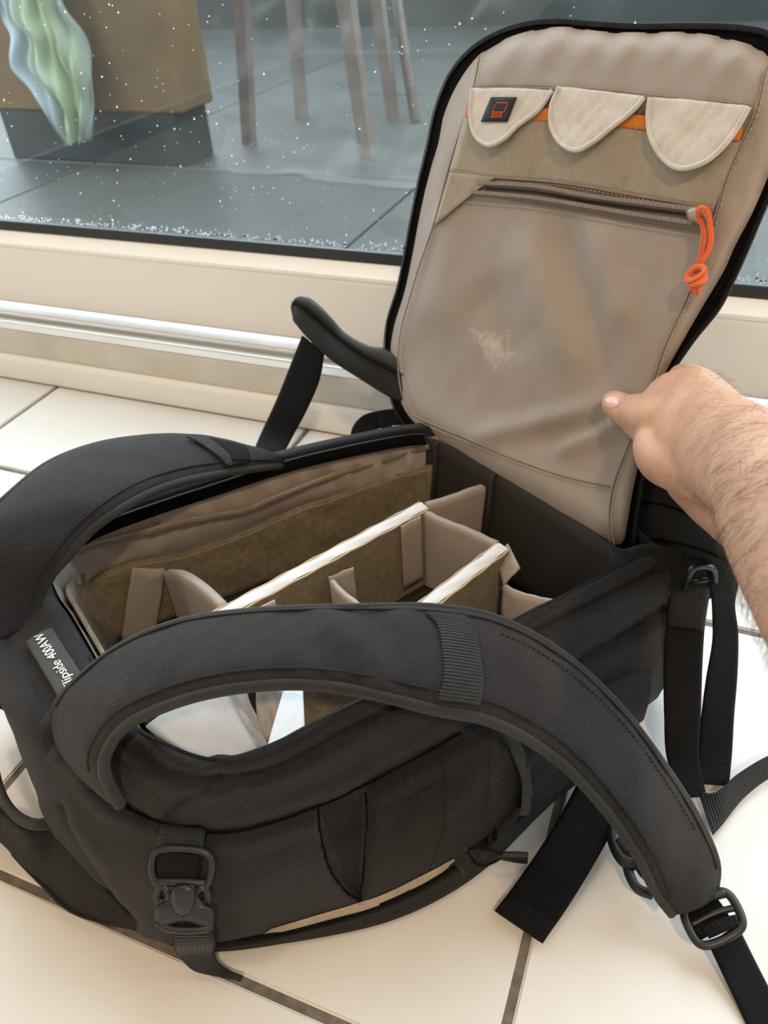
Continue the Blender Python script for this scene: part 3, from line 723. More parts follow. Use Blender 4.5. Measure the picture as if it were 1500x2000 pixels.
# ribbed pocket panel and its dark tongue-shaped gap
gridmesh('side_pocket', coons([(722, 1536), (780, 1500), (860, 1462), (958, 1425)], [(706, 1752), (790, 1716), (880, 1668), (955, 1620)], .0032), M_BLACK_F, pack)
gridmesh('pocket_gusset', coons([(630, 1592), (665, 1578), (706, 1560)], [(684, 1738), (694, 1744), (702, 1746)], .0008, 24, 20), M_BLACK_F, pack)
for tp_ in (main_seam[1:10], [(620, 1580), (622, 1610), (628, 1645), (640, 1690), (658, 1722), (680, 1746), (703, 1759)], [(715, 1548), (719, 1595), (716, 1650), (710, 1715), (704, 1757)]):
    tube('pleat_edge', conf(tp_, 50, .0004), .0011, M_TAPE, pack, 6)
stitches('stitching', conf([(726, 1588), (790, 1560), (850, 1530)], 40, .0040), lambda p: CAM - p, M_THREAD_D, pack)
stitches('stitching', conf([(858, 1470), (868, 1540), (860, 1620), (835, 1690)], 50, .0040), lambda p: CAM - p, M_THREAD_D, pack)
# elastic mesh pocket at the waist end
pl_, pr_ = [(960, 1420), (985, 1470), (1000, 1530), (985, 1590), (930, 1648), (880, 1690)], [(988, 1412), (1010, 1465), (1022, 1530), (1008, 1595), (950, 1655), (895, 1700)]
a_, b_ = cr(np.array(pl_, float), 50), cr(np.array(pr_, float), 50)
pad('elastic_band', np.array([onS(x, y, .012) for x, y in a_]), np.array([onS(x, y, .010) for x, y in b_]), .002, M_BIND, pack, 50, smooth_keys=False, hint=CAM - pk(0, -.2, .1))
mr_ = cr(np.array([(1262, 1300), (1255, 1350), (1240, 1405)], float), 50)
gridmesh('mesh_pocket', np.array([[onS(*(b_[i] * (1 - s_) + mr_[i] * s_), .0085 + .003 * math.sin(i * .75 + 3 * math.sin(s_ * 5)) * max(0, 1 - s_ * 1.6)) for s_ in np.linspace(-.04, 1, 50)] for i in range(44)]), M_BLACK_F, pack)
# low zip with a strip of the beige rain cover peeping out
gridmesh('rain_cover', coons([(530, 1812), (620, 1785), (740, 1748), (830, 1705), (885, 1676)], [(515, 1822), (620, 1797), (740, 1763), (835, 1715), (889, 1682)], .0030, 50, 6), M_BEIGE, pack)
lz = conf([(470, 1838), (560, 1824), (700, 1786), (800, 1748), (870, 1708), (915, 1676)], 60, .0060)
Gz = np.array([lz + zz * .003, lz, lz - zz * .004 + nrm(CAM - lz[30]) * .004, lz - zz * .009]); gridmesh('zip_tape', Gz, M_TAPE, pack, thick=.001)
teeth('zip_teeth', lz + nrm(CAM - lz[30]) * .003, lambda p: CAM - p, M_TEETH, pack, .0016, (.0005, .0009, .0007))
# grab loop at the head of the front pocket
gl_o = [pz(-40, 1470, .075), pz(-15, 1540, .07), pz(8, 1580, .068), pz(40, 1612, .066), pz(85, 1622, .066), pz(120, 1610, .066)]
gl_i = [pz(-10, 1455, .08), pz(3, 1530, .076), pz(18, 1564, .074), pz(40, 1588, .073), pz(72, 1599, .073), pz(112, 1588, .073)]
pad('grab_loop', gl_o, gl_i, .006, M_BIND, pack, 40)
# rolled edge over the head end
hr = cr([pz(-50, 1235, .168), pz(0, 1283, .168), pz(32, 1335, .168), pz(62, 1388, .165), pz(92, 1436, .157), pz(112, 1462, .150)], 50)
rr = np.concatenate([np.linspace(.019, .017, 30), np.linspace(.017, .011, 20)])
tube('head_roll', hr - zz * .012, rr, M_BLACK, pack, 16)
# pull on the low zip
pc = onS(912, 1674, .010)
tube('zip_slider', np.array([pc - PA * .004, pc, pc + PA * .005]), [.0015, .0024, .0018], M_METAL, pack, 8)
cl = cr([pc, pz(936, 1690, pc[2]), pz(962, 1685, pc[2] + .002), pz(984, 1672, pc[2] + .003)], 30); cl2 = cr([pc, pz(932, 1656, pc[2] + .004), pz(960, 1660, pc[2] + .004), pz(984, 1672, pc[2] + .003)], 30)
multi('zip_cord', [tube_data(cl, .0012, 6), tube_data(cl2, .0012, 6)], M_WEB, pack)
te = cl[-1]; tv = nrm(pz(1030, 1672, .05) - pz(985, 1668, .05))
pad('pull_tab', [te - tv * .002 + zz * .004, te + tv * .008 + zz * .0065, te + tv * .019 + zz * .0075], [te - tv * .002 - zz * .004, te + tv * .008 - zz * .0065, te + tv * .019 - zz * .0075], .005, M_PLASTIC, pack, 16, hint=CAM - te)
# name patch
ax_ = nrm(pz(77, 1238, .176) - pz(137, 1335, .176)); pc = pz(106, 1288, .179); ay_ = np.cross(zz, ax_)
hx = np.linalg.norm(pz(77, 1238, .175) - pz(137, 1335, .175)) / 2 + .004
Gq = np.array([[pc + ax_ * hx * s + ay_ * .0115 * t + zz * (.0006 * math.sin(s * 9 + t * 2) - .002 * t * t - .001 * s * s) for s in np.linspace(-1, 1, 24)] for t in np.linspace(-1, 1, 8)])
patch = gridmesh('name_patch', Gq, M_PATCH, pack, thick=.0015)
cu = bpy.data.curves.new('lettering', 'FONT'); cu.body = 'Flipside 400AW'; cu.size = .0165; cu.align_x = 'CENTER'; cu.align_y = 'CENTER'; cu.extrude = .0002
to = bpy.data.objects.new('lettering_tmp', cu); C0.objects.link(to)
dg = bpy.context.evaluated_depsgraph_get(); tm = bpy.data.meshes.new_from_object(to.evaluated_get(dg)); bpy.data.objects.remove(to)
xs = np.array([v.co.x for v in tm.vertices]); sc = 2 * (hx - .003) / (xs.max() - xs.min())
for v in tm.vertices:
    s, t = v.co.x * sc, v.co.y * sc * .98; q = pc + ax_ * s + ay_ * t + zz * (.0011 + v.co.z - .002 * (t / .0115) ** 2 - .001 * (s / hx) ** 2 + .0006 * math.sin(s / hx * 9 + t / .0115 * 2)); v.co = q
tm.materials.clear(); tm.materials.append(M_WHITE); lt = bpy.data.objects.new('lettering', tm); link(lt, patch)
# ------------------------------------------------------------------ the raised back panel (lid)
LH1, LH2 = pz(790, 805, .165), pz(1240, 1070, .165)
LU = nrm(LH2 - LH1); _o = np.cross(LU, zz); _o = _o if _o @ (CAM - LH1) > 0 else -_o
_th = math.radians(10); LV = zz * math.cos(_th) - _o * math.sin(_th); LN = np.cross(LU, LV); LN = LN if LN @ (CAM - LH1) > 0 else -LN
def luv(p): q = np.asarray(p) - LH1; return q @ LU, q @ LV
def _lin(x, y): return luv(ppl(x, y, LH1, LN))
def seg_d(u, v, a, b):
    """signed distance to a segment and position along it"""
    d = (b[0] - a[0], b[1] - a[1]); L = math.hypot(*d); t = ((u - a[0]) * d[0] + (v - a[1]) * d[1]) / L / L
    s = ((u - a[0]) * d[1] - (v - a[1]) * d[0]) / L
    return s, t
_folds = []
for (x0, y0, x1, y1, amp, w) in ((1075, 420, 1185, 760, -.0050, .020), (1010, 470, 1120, 720, .0045, .022), (1150, 430, 1215, 640, .0035, .016),
                                 (930, 850, 1165, 800, .0040, .010), (1040, 860, 1190, 812, -.0034, .008), (1090, 880, 1210, 825, .0034, .008), (880, 400, 850, 640, .003, .03),
                                 (940, 560, 1000, 700, -.003, .03)):
    _folds.append((_lin(x0, y0), _lin(x1, y1), amp * 1.6, w))
def bulge(u, v):
    d = .014 * math.exp(-(v / .045) ** 2) - .004 * math.sin(max(0, min(1, v / .4)) * math.pi)
    for a, b, amp, w in _folds:
        s, t = seg_d(u, v, a, b); e = max(0, 1 - max(0, abs(t - .5) - .3) / .35)
        d += amp * math.exp(-(s / w) ** 2) * e * e * (3 - 2 * e)
    return d + .0009 * vnoise(u * 38, v * 30, 4)
def lid(x, y, off=0.0):
    """point of the panel seen at a pixel, lifted off towards the room"""
    d = 0.0
    for _ in range(4):
        p = ppl(x, y, LH1 + LN * d, LN); u, v = luv(p); d = bulge(u, v) + off
    return ppl(x, y, LH1 + LN * d, LN)
lid_e = tag(link(bpy.data.objects.new('lid', None), pack), 'hinged back panel held up')
lid_e.matrix_parent_inverse = Matrix.Identity(4); lid_e.location = tuple((LH1 + LH2) / 2 - pk(0, 0, 0))
bpy.context.view_layer.update()
_k = [((790, 800), (776, 806)), ((772, 740), (757, 745)), ((763, 690), (752, 690)), ((769, 640), (757, 632)), ((790, 570), (778, 562)), ((805, 500), (792, 494)), ((816, 440), (803, 434)),
      ((831, 370), (817, 364)), ((849, 300), (834, 292)), ((867, 225), (852, 212)), ((893, 165), (880, 145)), ((935, 108), (922, 96)), ((978, 80), (975, 64)), ((1035, 60), (1030, 47)), ((1100, 52), (1085, 42)),
      ((1175, 61), (1160, 47)), ((1250, 63), (1250, 52)), ((1350, 63), (1350, 51)), ((1425, 76), (1450, 55)), ((1490, 100), (1505, 68)), ((1520, 150), (1545, 110)), ((1530, 210), (1562, 190)), ((1525, 280), (1555, 280)),
      ((1500, 345), (1525, 340)), ((1470, 415), (1500, 392)), ((1435, 482), (1452, 505)), ((1415, 527), (1430, 552)), ((1377, 591), (1405, 601)), ((1340, 655), (1352, 668)), ((1292, 745), (1304, 745)), ((1262, 840), (1278, 840)),
      ((1244, 921), (1258, 925)), ((1232, 980), (1249, 980)), ((1225, 1025), (1242, 1033)), ((1214, 1062), (1234, 1074)), ((1190, 1062), (1195, 1075)), ((1100, 1015), (1100, 1030)), ((1000, 955), (998, 970)), ((900, 893), (893, 908)), ((830, 845), (818, 855))]
in_px, out_px = np.array([a for a, b in _k], float), np.array([b for a, b in _k], float)
LN_ = 220
inr, outr = cr(in_px, LN_, True), cr(out_px, LN_, True)
def lid_obj(name, V_, fs, mat, thick=0, uvs=None, parent=None):
    uvs = [luv(p) for p in V_] if uvs is None else uvs
    o = mesh_obj(name, V_, fs, mat, parent or lid_e, uvs)
    if thick: m = o.modifiers.new('thick', 'SOLIDIFY'); m.thickness = thick; m.offset = 0
    return o
def edge_drop(x, y, r):
    """rounded gusset: the lining rolls back at its rim and puckers along the top"""
    e = max(0, (r - .86) / .14); pk_ = 0.0
    if r > .8 and y < 420: pk_ = .0016 * math.sin(x * .085 + y * .05) * (r - .8) / .2
    return lid(x, y, -.011 * e * e * e + pk_)
cx = (1130, 520)
V_, fs, XY = blob_fill(inr, 34, edge_drop, cx)
# worn pale scuffs are in the cloth itself
def lid_lining_mat():
    m = M_SATIN.copy(); m.name = 'taupe_satin_scuffed'; nt = m.node_tree; b = nt.nodes['Principled BSDF']
    src = b.inputs['Base Color'].links[0].from_socket; uv = N(nt, 'ShaderNodeTexCoord').outputs['UV']
    u0, v0 = luv(lid(962, 675))
    sp = N(nt, 'ShaderNodeSeparateXYZ'); nt.links.new(uv, sp.inputs[0])
    du = mathn(nt, 'DIVIDE', mathn(nt, 'SUBTRACT', sp.outputs[0], u0), .040); dv = mathn(nt, 'DIVIDE', mathn(nt, 'SUBTRACT', sp.outputs[1], v0), .024)
    dd = mathn(nt, 'SQRT', mathn(nt, 'ADD', mathn(nt, 'MULTIPLY', du, du), mathn(nt, 'MULTIPLY', dv, dv)))
    nz = N(nt, 'ShaderNodeTexNoise'); nz.inputs['Scale'].default_value = 75; nz.inputs['Detail'].default_value = 8; nz.inputs['Distortion'].default_value = .8; nt.links.new(uv, nz.inputs['Vector'])
    f = mathn(nt, 'SUBTRACT', mathn(nt, 'MULTIPLY', nz.outputs['Fac'], 2.0), mathn(nt, 'ADD', mathn(nt, 'MULTIPLY', dd, .75), .48))
    rp = N(nt, 'ShaderNodeMapRange'); rp.inputs[1].default_value = 0; rp.inputs[2].default_value = .55; rp.inputs[4].default_value = .75; nt.links.new(f, rp.inputs[0])
    n2 = N(nt, 'ShaderNodeTexNoise'); n2.inputs['Scale'].default_value = 22; n2.inputs['Detail'].default_value = 7; nt.links.new(uv, n2.inputs['Vector'])
    r2 = N(nt, 'ShaderNodeMapRange'); r2.inputs[1].default_value = .62; r2.inputs[2].default_value = .9; r2.inputs[4].default_value = .35; nt.links.new(n2.outputs['Fac'], r2.inputs[0])
    mx = N(nt, 'ShaderNodeMix', data_type='RGBA'); nt.links.new(mathn(nt, 'MAXIMUM', rp.outputs[0], r2.outputs[0]), mx.inputs[0]); nt.links.new(src, mx.inputs[6]); mx.inputs[7].default_value = (.62, .58, .53, 1)
    nt.links.new(mx.outputs[2], b.inputs['Base Color']); return m
lining_o = lid_obj('lid_lining', V_, fs, lid_lining_mat())
# zip tape and teeth round the rim
Gt = np.array([[lid(*(inr[i] * (1 - t) + outr[i] * t), -.0115 - .001 * math.sin(t * 3)) for i in range(LN_)] for t in (-.15, .2, .6, 1.0)])
o = gridmesh('zip_tape', Gt, M_TAPE, lid_e, thick=.0015, closed=True)
rim = Gt[-1]; teeth('zip_teeth', np.vstack([rim, rim[:2]]) + LN * .0008, LN, M_TEETH, lid_e, pitch=.0018, size=(.0006, .0018, .0010))
# black padded outside
V_, fs, XY = blob_fill(inr * .35 + outr * .65, 12, lambda x, y, r: lid(x, y, -.014 - .020 * (1 - r ** 4)), cx)
lid_obj('outer_pad', V_, fs, M_BLACK_F)
# seams
def lseam(px, off=.0008, rad=.0009, mat=M_SEAM, n=60): return tube('seam', np.array([lid(x, y, off) for x, y in cr(np.array(px, float), n)]), rad, mat, lid_e, 6)
def lst(px, off=.0012, n=60): return stitches('stitching', np.array([lid(x, y, off) for x, y in cr(np.array(px, float), n)]), LN, M_THREAD, lid_e)
s_left = [(937, 108), (926, 165), (918, 195), (900, 250), (875, 332), (846, 440), (818, 522), (800, 582), (784, 640), (777, 713), (790, 785), (807, 811)]
s_bot = [(807, 811), (860, 835), (913, 857), (999, 894), (1100, 929), (1191, 950)]
s_right = [(1498, 128), (1472, 225), (1442, 290), (1416, 350), (1396, 425), (1370, 500), (1337, 591), (1299, 671), (1272, 751), (1245, 820), (1225, 873), (1196, 953), (1188, 1030), (1193, 1062)]
for s in (s_left, s_bot, s_right):
    lseam(s); lst([(x + (6 if s is not s_bot else 0), y + (0 if s is not s_bot else 7)) for x, y in s])
s_top = [(921, 173), (1000, 171), (1080, 173), (1170, 179), (1260, 189), (1360, 199), (1466, 209)]
lseam(s_top, .002); lst([(x, y - 6) for x, y in s_top])
# card pockets: knit panel, orange ribbon, three felt flaps
def lgrid(name, top, bot, off, mat, n=40, m=16, thick=.0015, bow=0.0, parent=None, fn=None):
    a, b = cr(np.array(top, float), n), cr(np.array(bot, float), n)
    G = np.array([[lid(*(a[j] * (1 - i / (m - 1)) + b[j] * (i / (m - 1))), off + bow * math.sin(math.pi * j / (n - 1)) * math.sin(math.pi * i / (m - 1)) + (fn(j / (n - 1), i / (m - 1)) if fn else 0)) for j in range(n)] for i in range(m)])
    return gridmesh(name, G, mat, parent or lid_e, thick=thick, offset=0)
lgrid('card_pocket', [(909, 222), (1060, 232), (1240, 250), (1446, 274)], [(879, 333), (960, 346), (1100, 356), (1240, 380), (1394, 408)], .0022, M_POCKET, bow=.0015, fn=lambda s, t: .0012 * abs(math.sin(s * 3 * math.pi)))
lgrid('orange_ribbon', [(914, 205), (1060, 211), (1240, 224), (1452, 247)], [(909, 229), (1060, 236), (1240, 251), (1444, 275)], .0036, M_RIBBON, 40, 5)
lseam([(880, 334), (960, 345), (1100, 357), (1240, 381), (1394, 407)], .0034, .0013); lst([(882, 340), (960, 351), (1100, 363), (1240, 387), (1390, 411)], .0034)
for a, b in (((1050, 236), (1029, 350)), ((1242, 250), (1210, 372))): lst([a, ((a[0] + b[0]) / 2 + 2, (a[1] + b[1]) / 2), b], .0048, 20)
flaps = [[(922, 174), (1000, 173), (1078, 177), (1052, 214), (1010, 246), (985, 270), (955, 283), (930, 267), (919, 232)],
         [(1092, 170), (1180, 179), (1258, 190), (1236, 216), (1196, 247), (1160, 276), (1125, 293), (1095, 279), (1077, 247), (1077, 208)],
         [(1270, 190), (1370, 198), (1463, 208), (1442, 246), (1411, 288), (1370, 319), (1325, 328), (1291, 304), (1270, 263), (1266, 220)]]
for k, fpx in enumerate(flaps):
    ol = np.array(fpx, float); dense = []
    top_n = 3
    top = ol[:3]; rest = cr(np.vstack([ol[2:], ol[:1]]), 60)
    dense = np.vstack([cr(top, 24)[:-1], rest[:-1]]); c = dense.mean(0); y0 = dense[:, 1].min(); y1 = dense[:, 1].max()
    def lift(x, y, c=c, k=k): return .0045 + .009 * max(0, (y - (y0 + (x - 920) * .03)) / (y1 - y0)) ** 1.3 + .0012 * vnoise(x * .03, y * .03, k)
    V_, fs, XY = blob_fill(dense, 10, lambda x, y, r: lid(x, y, lift(x, y) - .001 * r ** 6), c)
    fl = lid_obj('pocket_flap', V_, fs, M_FELT, .0035)
    tube('flap_binding', np.array([lid(x, y, lift(x, y) + .0008) for x, y in rest]), .0021, M_FELT, fl, 8)
    if k == 0:
        qp = [(960, 190), (1010, 190), (991, 238), (940, 238)]
        G = np.array([[lid(*((np.array(qp[0]) * (1 - s) + np.array(qp[1]) * s) * (1 - t) + (np.array(qp[3]) * (1 - s) + np.array(qp[2]) * s) * t), 0.0) for s in np.linspace(0, 1, 8)] for t in np.linspace(0, 1, 8)])
        pxs = [[((np.array(qp[0]) * (1 - s) + np.array(qp[1]) * s) * (1 - t) + (np.array(qp[3]) * (1 - s) + np.array(qp[2]) * s) * t) for s in np.linspace(0, 1, 8)] for t in np.linspace(0, 1, 8)]
        G = np.array([[lid(p[0], p[1], lift(*p) + .0026) for p in r] for r in pxs]); gridmesh('icon_patch', G, plain('dark_patch', (.02, .023, .028), .7, .3), fl, thick=.001)
        def qq(s, t): return (np.array(qp[0]) * (1 - s) + np.array(qp[1]) * s) * (1 - t) + (np.array(qp[3]) * (1 - s) + np.array(qp[2]) * s) * t
        def lines(*runs): return [tube_data(np.array([lid(*qq(s, t), lift(*qq(s, t)) + .0040) for s, t in r]), .00035, 5) for r in runs]
        card = [(.30, .80), (.28, .62), (.30, .22), (.70, .22), (.73, .30), (.73, .55), (.66, .64), (.70, .80), (.30, .80)]
        multi('card_icon', lines(card, [(.29, .60), (.66, .60)], *[[(.34 + .06 * i, .64), (.34 + .06 * i, .77)] for i in range(6)]), M_ICON, fl)
# zipped pocket under them
lgrid('pocket_tape', [(880, 336), (960, 348), (1100, 359), (1240, 383), (1392, 410)], [(848, 440), (905, 388), (1050, 400), (1220, 430), (1372, 455)], .0016, plain('taupe_tape', (.20, .165, .135), .7, .3), 40, 6)
tri = [(880, 336), (968, 347), (928, 374), (849, 441)]
lgrid('corner_gusset', [tri[0], (925, 341), tri[1]], [tri[3], (885, 410), tri[2]], .0044, M_POCKET, 16, 10)
for cpx_ in ([(935, 356), (1050, 363), (1150, 381), (1250, 394), (1352, 407)], [(922, 374), (1050, 386), (1150, 402), (1250, 419), (1352, 434)]):
    P = np.array([lid(x, y, .0045) for x, y in cr(np.array(cpx_, float), 170)])
    tag(tube('zip_coil', P, .0013 + .0 * np.arange(170), M_COIL, lid_e, 8), kind='stuff')
    teeth('zip_coil', P + LN * .0012, LN, M_COIL, lid_e, .0019, (.00062, .0015, .0014))
lst([(905, 394), (1050, 407), (1200, 434), (1368, 462)], .0022); 
lgrid('zip_gap', [(950, 366), (1050, 374), (1150, 391), (1250, 405), (1348, 418)], [(948, 369), (1050, 378), (1150, 396), (1250, 410), (1348, 422)], .0030, M_SATIN_D, 30, 3)
# slider, pull ring and orange cord
sl = lid(1362, 421, .0065)
V_, fs, XY = blob_fill(cr(np.array([(1342, 412), (1352, 405), (1372, 405), (1388, 412), (1386, 426), (1365, 435), (1348, 430)], float), 30, True), 4, lambda x, y, r: lid(x, y, .009 - .003 * r ** 3))
lid_obj('zip_slider', V_, fs, plain('beige_metal', (.42, .35, .26), .4, .5, metal=.5), .002)
c1 = [(1366, 420, .012), (1364, 412, .016), (1372, 405, .017), (1382, 412, .016), (1387, 440, .013), (1390, 462, .012), (1384, 490, .012), (1370, 512, .012), (1364, 524, .014)]
c2 = [(1362, 424, .012), (1370, 434, .012), (1374, 446, .012), (1374, 470, .012), (1370, 495, .012), (1364, 512, .013), (1360, 526, .014)]
def lc(ps, n=60): return cr([lid(*p) for p in ps], n)
cord = [tube_data(lc(c1), .0021, 10), tube_data(lc(c2), .0021, 10)]
kn = [(1360, 526, .012), (1345, 535, .016), (1344, 548, .019), (1360, 545, .022), (1376, 532, .019), (1372, 522, .015), (1356, 524, .016), (1342, 541, .017), (1350, 556, .02), (1366, 553, .022), (1376, 545, .018), (1370, 536, .014), (1355, 548, .013), (1352, 560, .016), (1366, 562, .017)]
cord += [tube_data(lc(kn, 120), .0024, 10), tube_data(lc([(1366, 560, .014), (1364, 568, .012), (1362, 577, .012)], 10), .0022, 10), tube_data(lc([(1358, 558, .013), (1352, 564, .011), (1348, 570, .011)], 10), .0020, 10)]
tag(multi('pull_cord', cord, M_ORANGE, lid_e), 'knotted orange cord')
# ------------------------------------------------------------------ shoulder straps
def P3(ps): return [pz(*p) for p in ps]
def strap_wave(s, a): return .0026 * math.sin(s * 120 - a * 6) * math.exp(-((s - .25) / .06) ** 2) + .0014 * vnoise(s * 30, a * 3, 2)
ns_top = P3([(106, 1398, .160), (122, 1362, .185), (158, 1325, .205), (240, 1262, .226), (350, 1217, .238), (500, 1196, .244), (700, 1188, .243), (850, 1188, .234), (960, 1206, .222), (1080, 1266, .198), (1200, 1372, .158), (1300, 1502, .108), (1368, 1612, .066), (1398, 1690, .042), (1394, 1738, .032)])
ns_bot = P3([(238, 1572, .158), (214, 1530, .178), (206, 1485, .196), (240, 1425, .214), (330, 1378, .228), (450, 1347, .236), (600, 1338, .236), (720, 1355, .230), (850, 1387, .216), (960, 1410, .200), (1080, 1478, .168), (1180, 1580, .122), (1245, 1672, .078), (1282, 1745, .044), (1312, 1784, .030)])
so, SL, SR, SN = pad('shoulder_strap', ns_top, ns_bot, .016, M_BLACK, pack, 130, 18, 3.2, wave=strap_wave, crown=.004)
tube('piping', SL + SN * .001, .0034, M_BIND, so, 8); tube('piping', SR + SN * .001, .0044, M_BIND, so, 8)
def across(i, a, off): return SL[i] * (1 - a) + SR[i] * a + SN[i] * (off + .004 * (1 - (2 * a - 1) ** 2))
tube('seam', np.array([across(i, .88, .0072) for i in range(6, 126)]), .0011, M_BLACK_F, so, 6)
tube('seam', np.array([across(i, .10, .0070) for i in range(6, 126)]), .0011, M_BLACK_F, so, 6)
stitches('stitching', np.array([across(i, .22, .0084) for i in range(74, 118)]), (0, 0, 1), M_THREAD_D, so)
SB = bvh_of(so)
def onB(x, y, off): return on(SB, x, y, off, .23)
kl = [onB(x, y, .002) for x, y in ((826, 1200), (850, 1222), (862, 1280), (864, 1330), (852, 1366))]; kr = [onB(x, y, .002) for x, y in ((912, 1208), (930, 1240), (940, 1300), (942, 1345), (936, 1378))]
pad('keeper_band', kl, kr, .0035, M_WEB2, so, 30, hint=(0, 0, 1))
# the far strap
fs_o = P3([(-30, 1262, .165), (-80, 1200, .19), (-90, 1110, .222), (-50, 1035, .242), (20, 965, .252), (95, 906, .255), (180, 872, .252), (270, 856, .242), (360, 853, .226), (440, 866, .205), (500, 884, .188), (545, 904, .172)])
fs_i = P3([(52, 1222, .165), (78, 1165, .182), (103, 1120, .2), (135, 1085, .214), (180, 1036, .226), (230, 1000, .232), (290, 966, .232), (350, 944, .226), (410, 930, .213), (465, 921, .198), (510, 915, .184), (548, 910, .170)])
fo, FL, FR, FN = pad('shoulder_strap', fs_o, fs_i, .016, M_BLACK, pack, 110, 16, 3.2, wave=lambda s, a: .001 * vnoise(s * 30, a * 3, 5), crown=.004)
tube('piping', FL, .0034, M_BIND, fo, 8); tube('piping', FR + FN * .001, .0042, M_BIND, fo, 8)
tube('seam', np.array([FL[i] * .12 + FR[i] * .88 + FN[i] * .0088 for i in range(6, 104)]), .0011, M_BLACK_F, fo, 6)
FB = bvh_of(fo)
kl = [on(FB, x, y, .003, .22) for x, y in ((362, 858), (390, 872), (420, 893), (440, 912))]; kr = [on(FB, x, y, .003, .2) for x, y in ((420, 864), (450, 878), (476, 892), (486, 902))]
pad('keeper_band', kl, kr, .003, M_WEB2, fo, 20)
pad('elastic_keeper', [on(FB, x, y, .004, .21) for x, y in ((405, 862), (430, 880), (450, 904))], [on(FB, x, y, .004, .2) for x, y in ((478, 878), (484, 890), (486, 902))], .003, M_WEB, fo, 16)

# ------------------------------------------------------------------ webbing and buckles
def web(name, L, Rr, mat=M_WEB, n=40, th=.0018, parent=None, hint=(0, 0, 1)): return pad(name, L, Rr, th, mat, parent or pack, n, 8, 6.0, hint=hint)[0]
def bar(pts, r, mat_name=M_PLASTIC): return tube_data(np.array(pts), r, 8)
# side compression strap with its quick-release buckle
bx = [onS(x, y, 0) for x, y in ((305, 1640), (400, 1640), (350, 1790))]
bn = nrm(np.cross(bx[1] - bx[0], bx[2] - bx[0])); bn = bn if bn @ (CAM - bx[0]) > 0 else -bn
bp0 = onS(352, 1720, .010)
def bq(x, y, off=0.0): return ppl(x, y, bp0 + bn * off, bn)
web('compression_strap', [onS(312, 1612, .001), bq(310, 1635, .002), bq(306, 1672, .002), bq(305, 1705, .003)], [onS(402, 1618, .001), bq(398, 1645, .002), bq(392, 1682, .002), bq(390, 1708, .003)], M_WEB2, 20, .003)
web('compression_strap', [bq(304, 1660, .005), bq(304, 1690, .006), bq(305, 1716, .004)], [bq(392, 1668, .005), bq(391, 1695, .006), bq(390, 1718, .004)], M_WEB, 14, .003)
bk = link(bpy.data.objects.new('side_buckle', None), pack)
def ring(pts, r, n=60, closed=True): return tube_data(cr([bq(*p) for p in pts], n, closed), r, 8, closed)
multi('buckle_frame', [ring([(300, 1672, .006), (310, 1660, .006), (398, 1664, .006), (412, 1678, .006), (410, 1712, .006), (398, 1732, .006), (312, 1728, .006), (298, 1705, .006)], .0026),
                       ring([(300, 1720, .005), (350, 1722, .007), (408, 1724, .005)], .003, 20, False),
                       ring([(318, 1728, .006), (330, 1742, .007), (326, 1760, .006), (308, 1756, .005)], .003, 30), ring([(398, 1732, .006), (382, 1744, .007), (386, 1762, .006), (404, 1758, .005)], .003, 30)], M_PLASTIC, bk)
def plate(name, outl, z0, dome, parent, mat=M_PLASTIC, th=.006):
    V_, fs, XY = blob_fill(cr(np.array(outl, float), 60, True), 8, lambda x, y, r: bq(x, y, z0 + dome * (1 - r ** 4)))
    o = mesh_obj(name, V_, fs, mat, parent, [(p[0] * 4e-4, p[1] * 4e-4) for p in XY]); m = o.modifiers.new('t', 'SOLIDIFY'); m.thickness = th; m.offset = -1; fix_normals(o)
    return o
plate('buckle_body', [(303, 1775), (318, 1763), (336, 1746), (343, 1728), (380, 1728), (386, 1748), (400, 1766), (415, 1776), (418, 1800), (412, 1815), (362, 1803), (308, 1811), (302, 1795)], .009, .0035, bk)
plate('buckle_boss', [(332, 1756), (338, 1734), (356, 1726), (376, 1732), (382, 1754), (374, 1782), (358, 1792), (340, 1782)], .012, .0035, bk)
multi('buckle_bar', [ring([(306, 1800, .007), (330, 1812, .009), (360, 1816, .009), (396, 1814, .009), (414, 1806, .007)], .0032, 30, False)], M_PLASTIC, bk)
tl0, tr0 = bq(338, 1810, .004), bq(414, 1812, .004)
web('compression_strap', [tl0, bq(338, 1840, .004), pz(350, 1868, .018), pz(376, 1895, .008), pz(420, 1907, .006), pz(470, 1917, .010)], [tr0, bq(420, 1840, .004), pz(420, 1862, .022), pz(428, 1880, .012), pz(448, 1894, .008), pz(474, 1906, .014)], M_WEB2, 40, .0026)
# near strap: ladder lock and webbing running off along the floor
lp = pz(1392, 1795, .026); lnrm = nrm(np.array([-.15, -.25, 1.0]))
def lq(x, y, off=0.0): return ppl(x, y, lp + lnrm * off, lnrm)
lk = link(bpy.data.objects.new('ladder_lock', None), pack)
def lring(pts, r, n=70, closed=True): return tube_data(cr([lq(*p) for p in pts], n, closed), r, 8, closed)
multi('lock_frame', [lring([(1336, 1786, .004), (1345, 1770, .004), (1408, 1742, .004), (1424, 1748, .004), (1448, 1792, .004), (1447, 1812, .004), (1384, 1846, .004), (1364, 1842, .004)], .0034),
                     lring([(1350, 1806, .003), (1400, 1782, .004), (1440, 1772, .003)], .0026, 20, False), lring([(1342, 1770, .004), (1375, 1756, .006), (1415, 1744, .004)], .0036, 20, False)], M_PLASTIC, lk)
web('strap_webbing', [SL[-2], lq(1396, 1745, .001), lq(1416, 1775, .003), lq(1432, 1802, .002)], [SR[-2], lq(1330, 1785, .001), lq(1352, 1815, .003), lq(1366, 1838, .002)], M_WEB, 30)
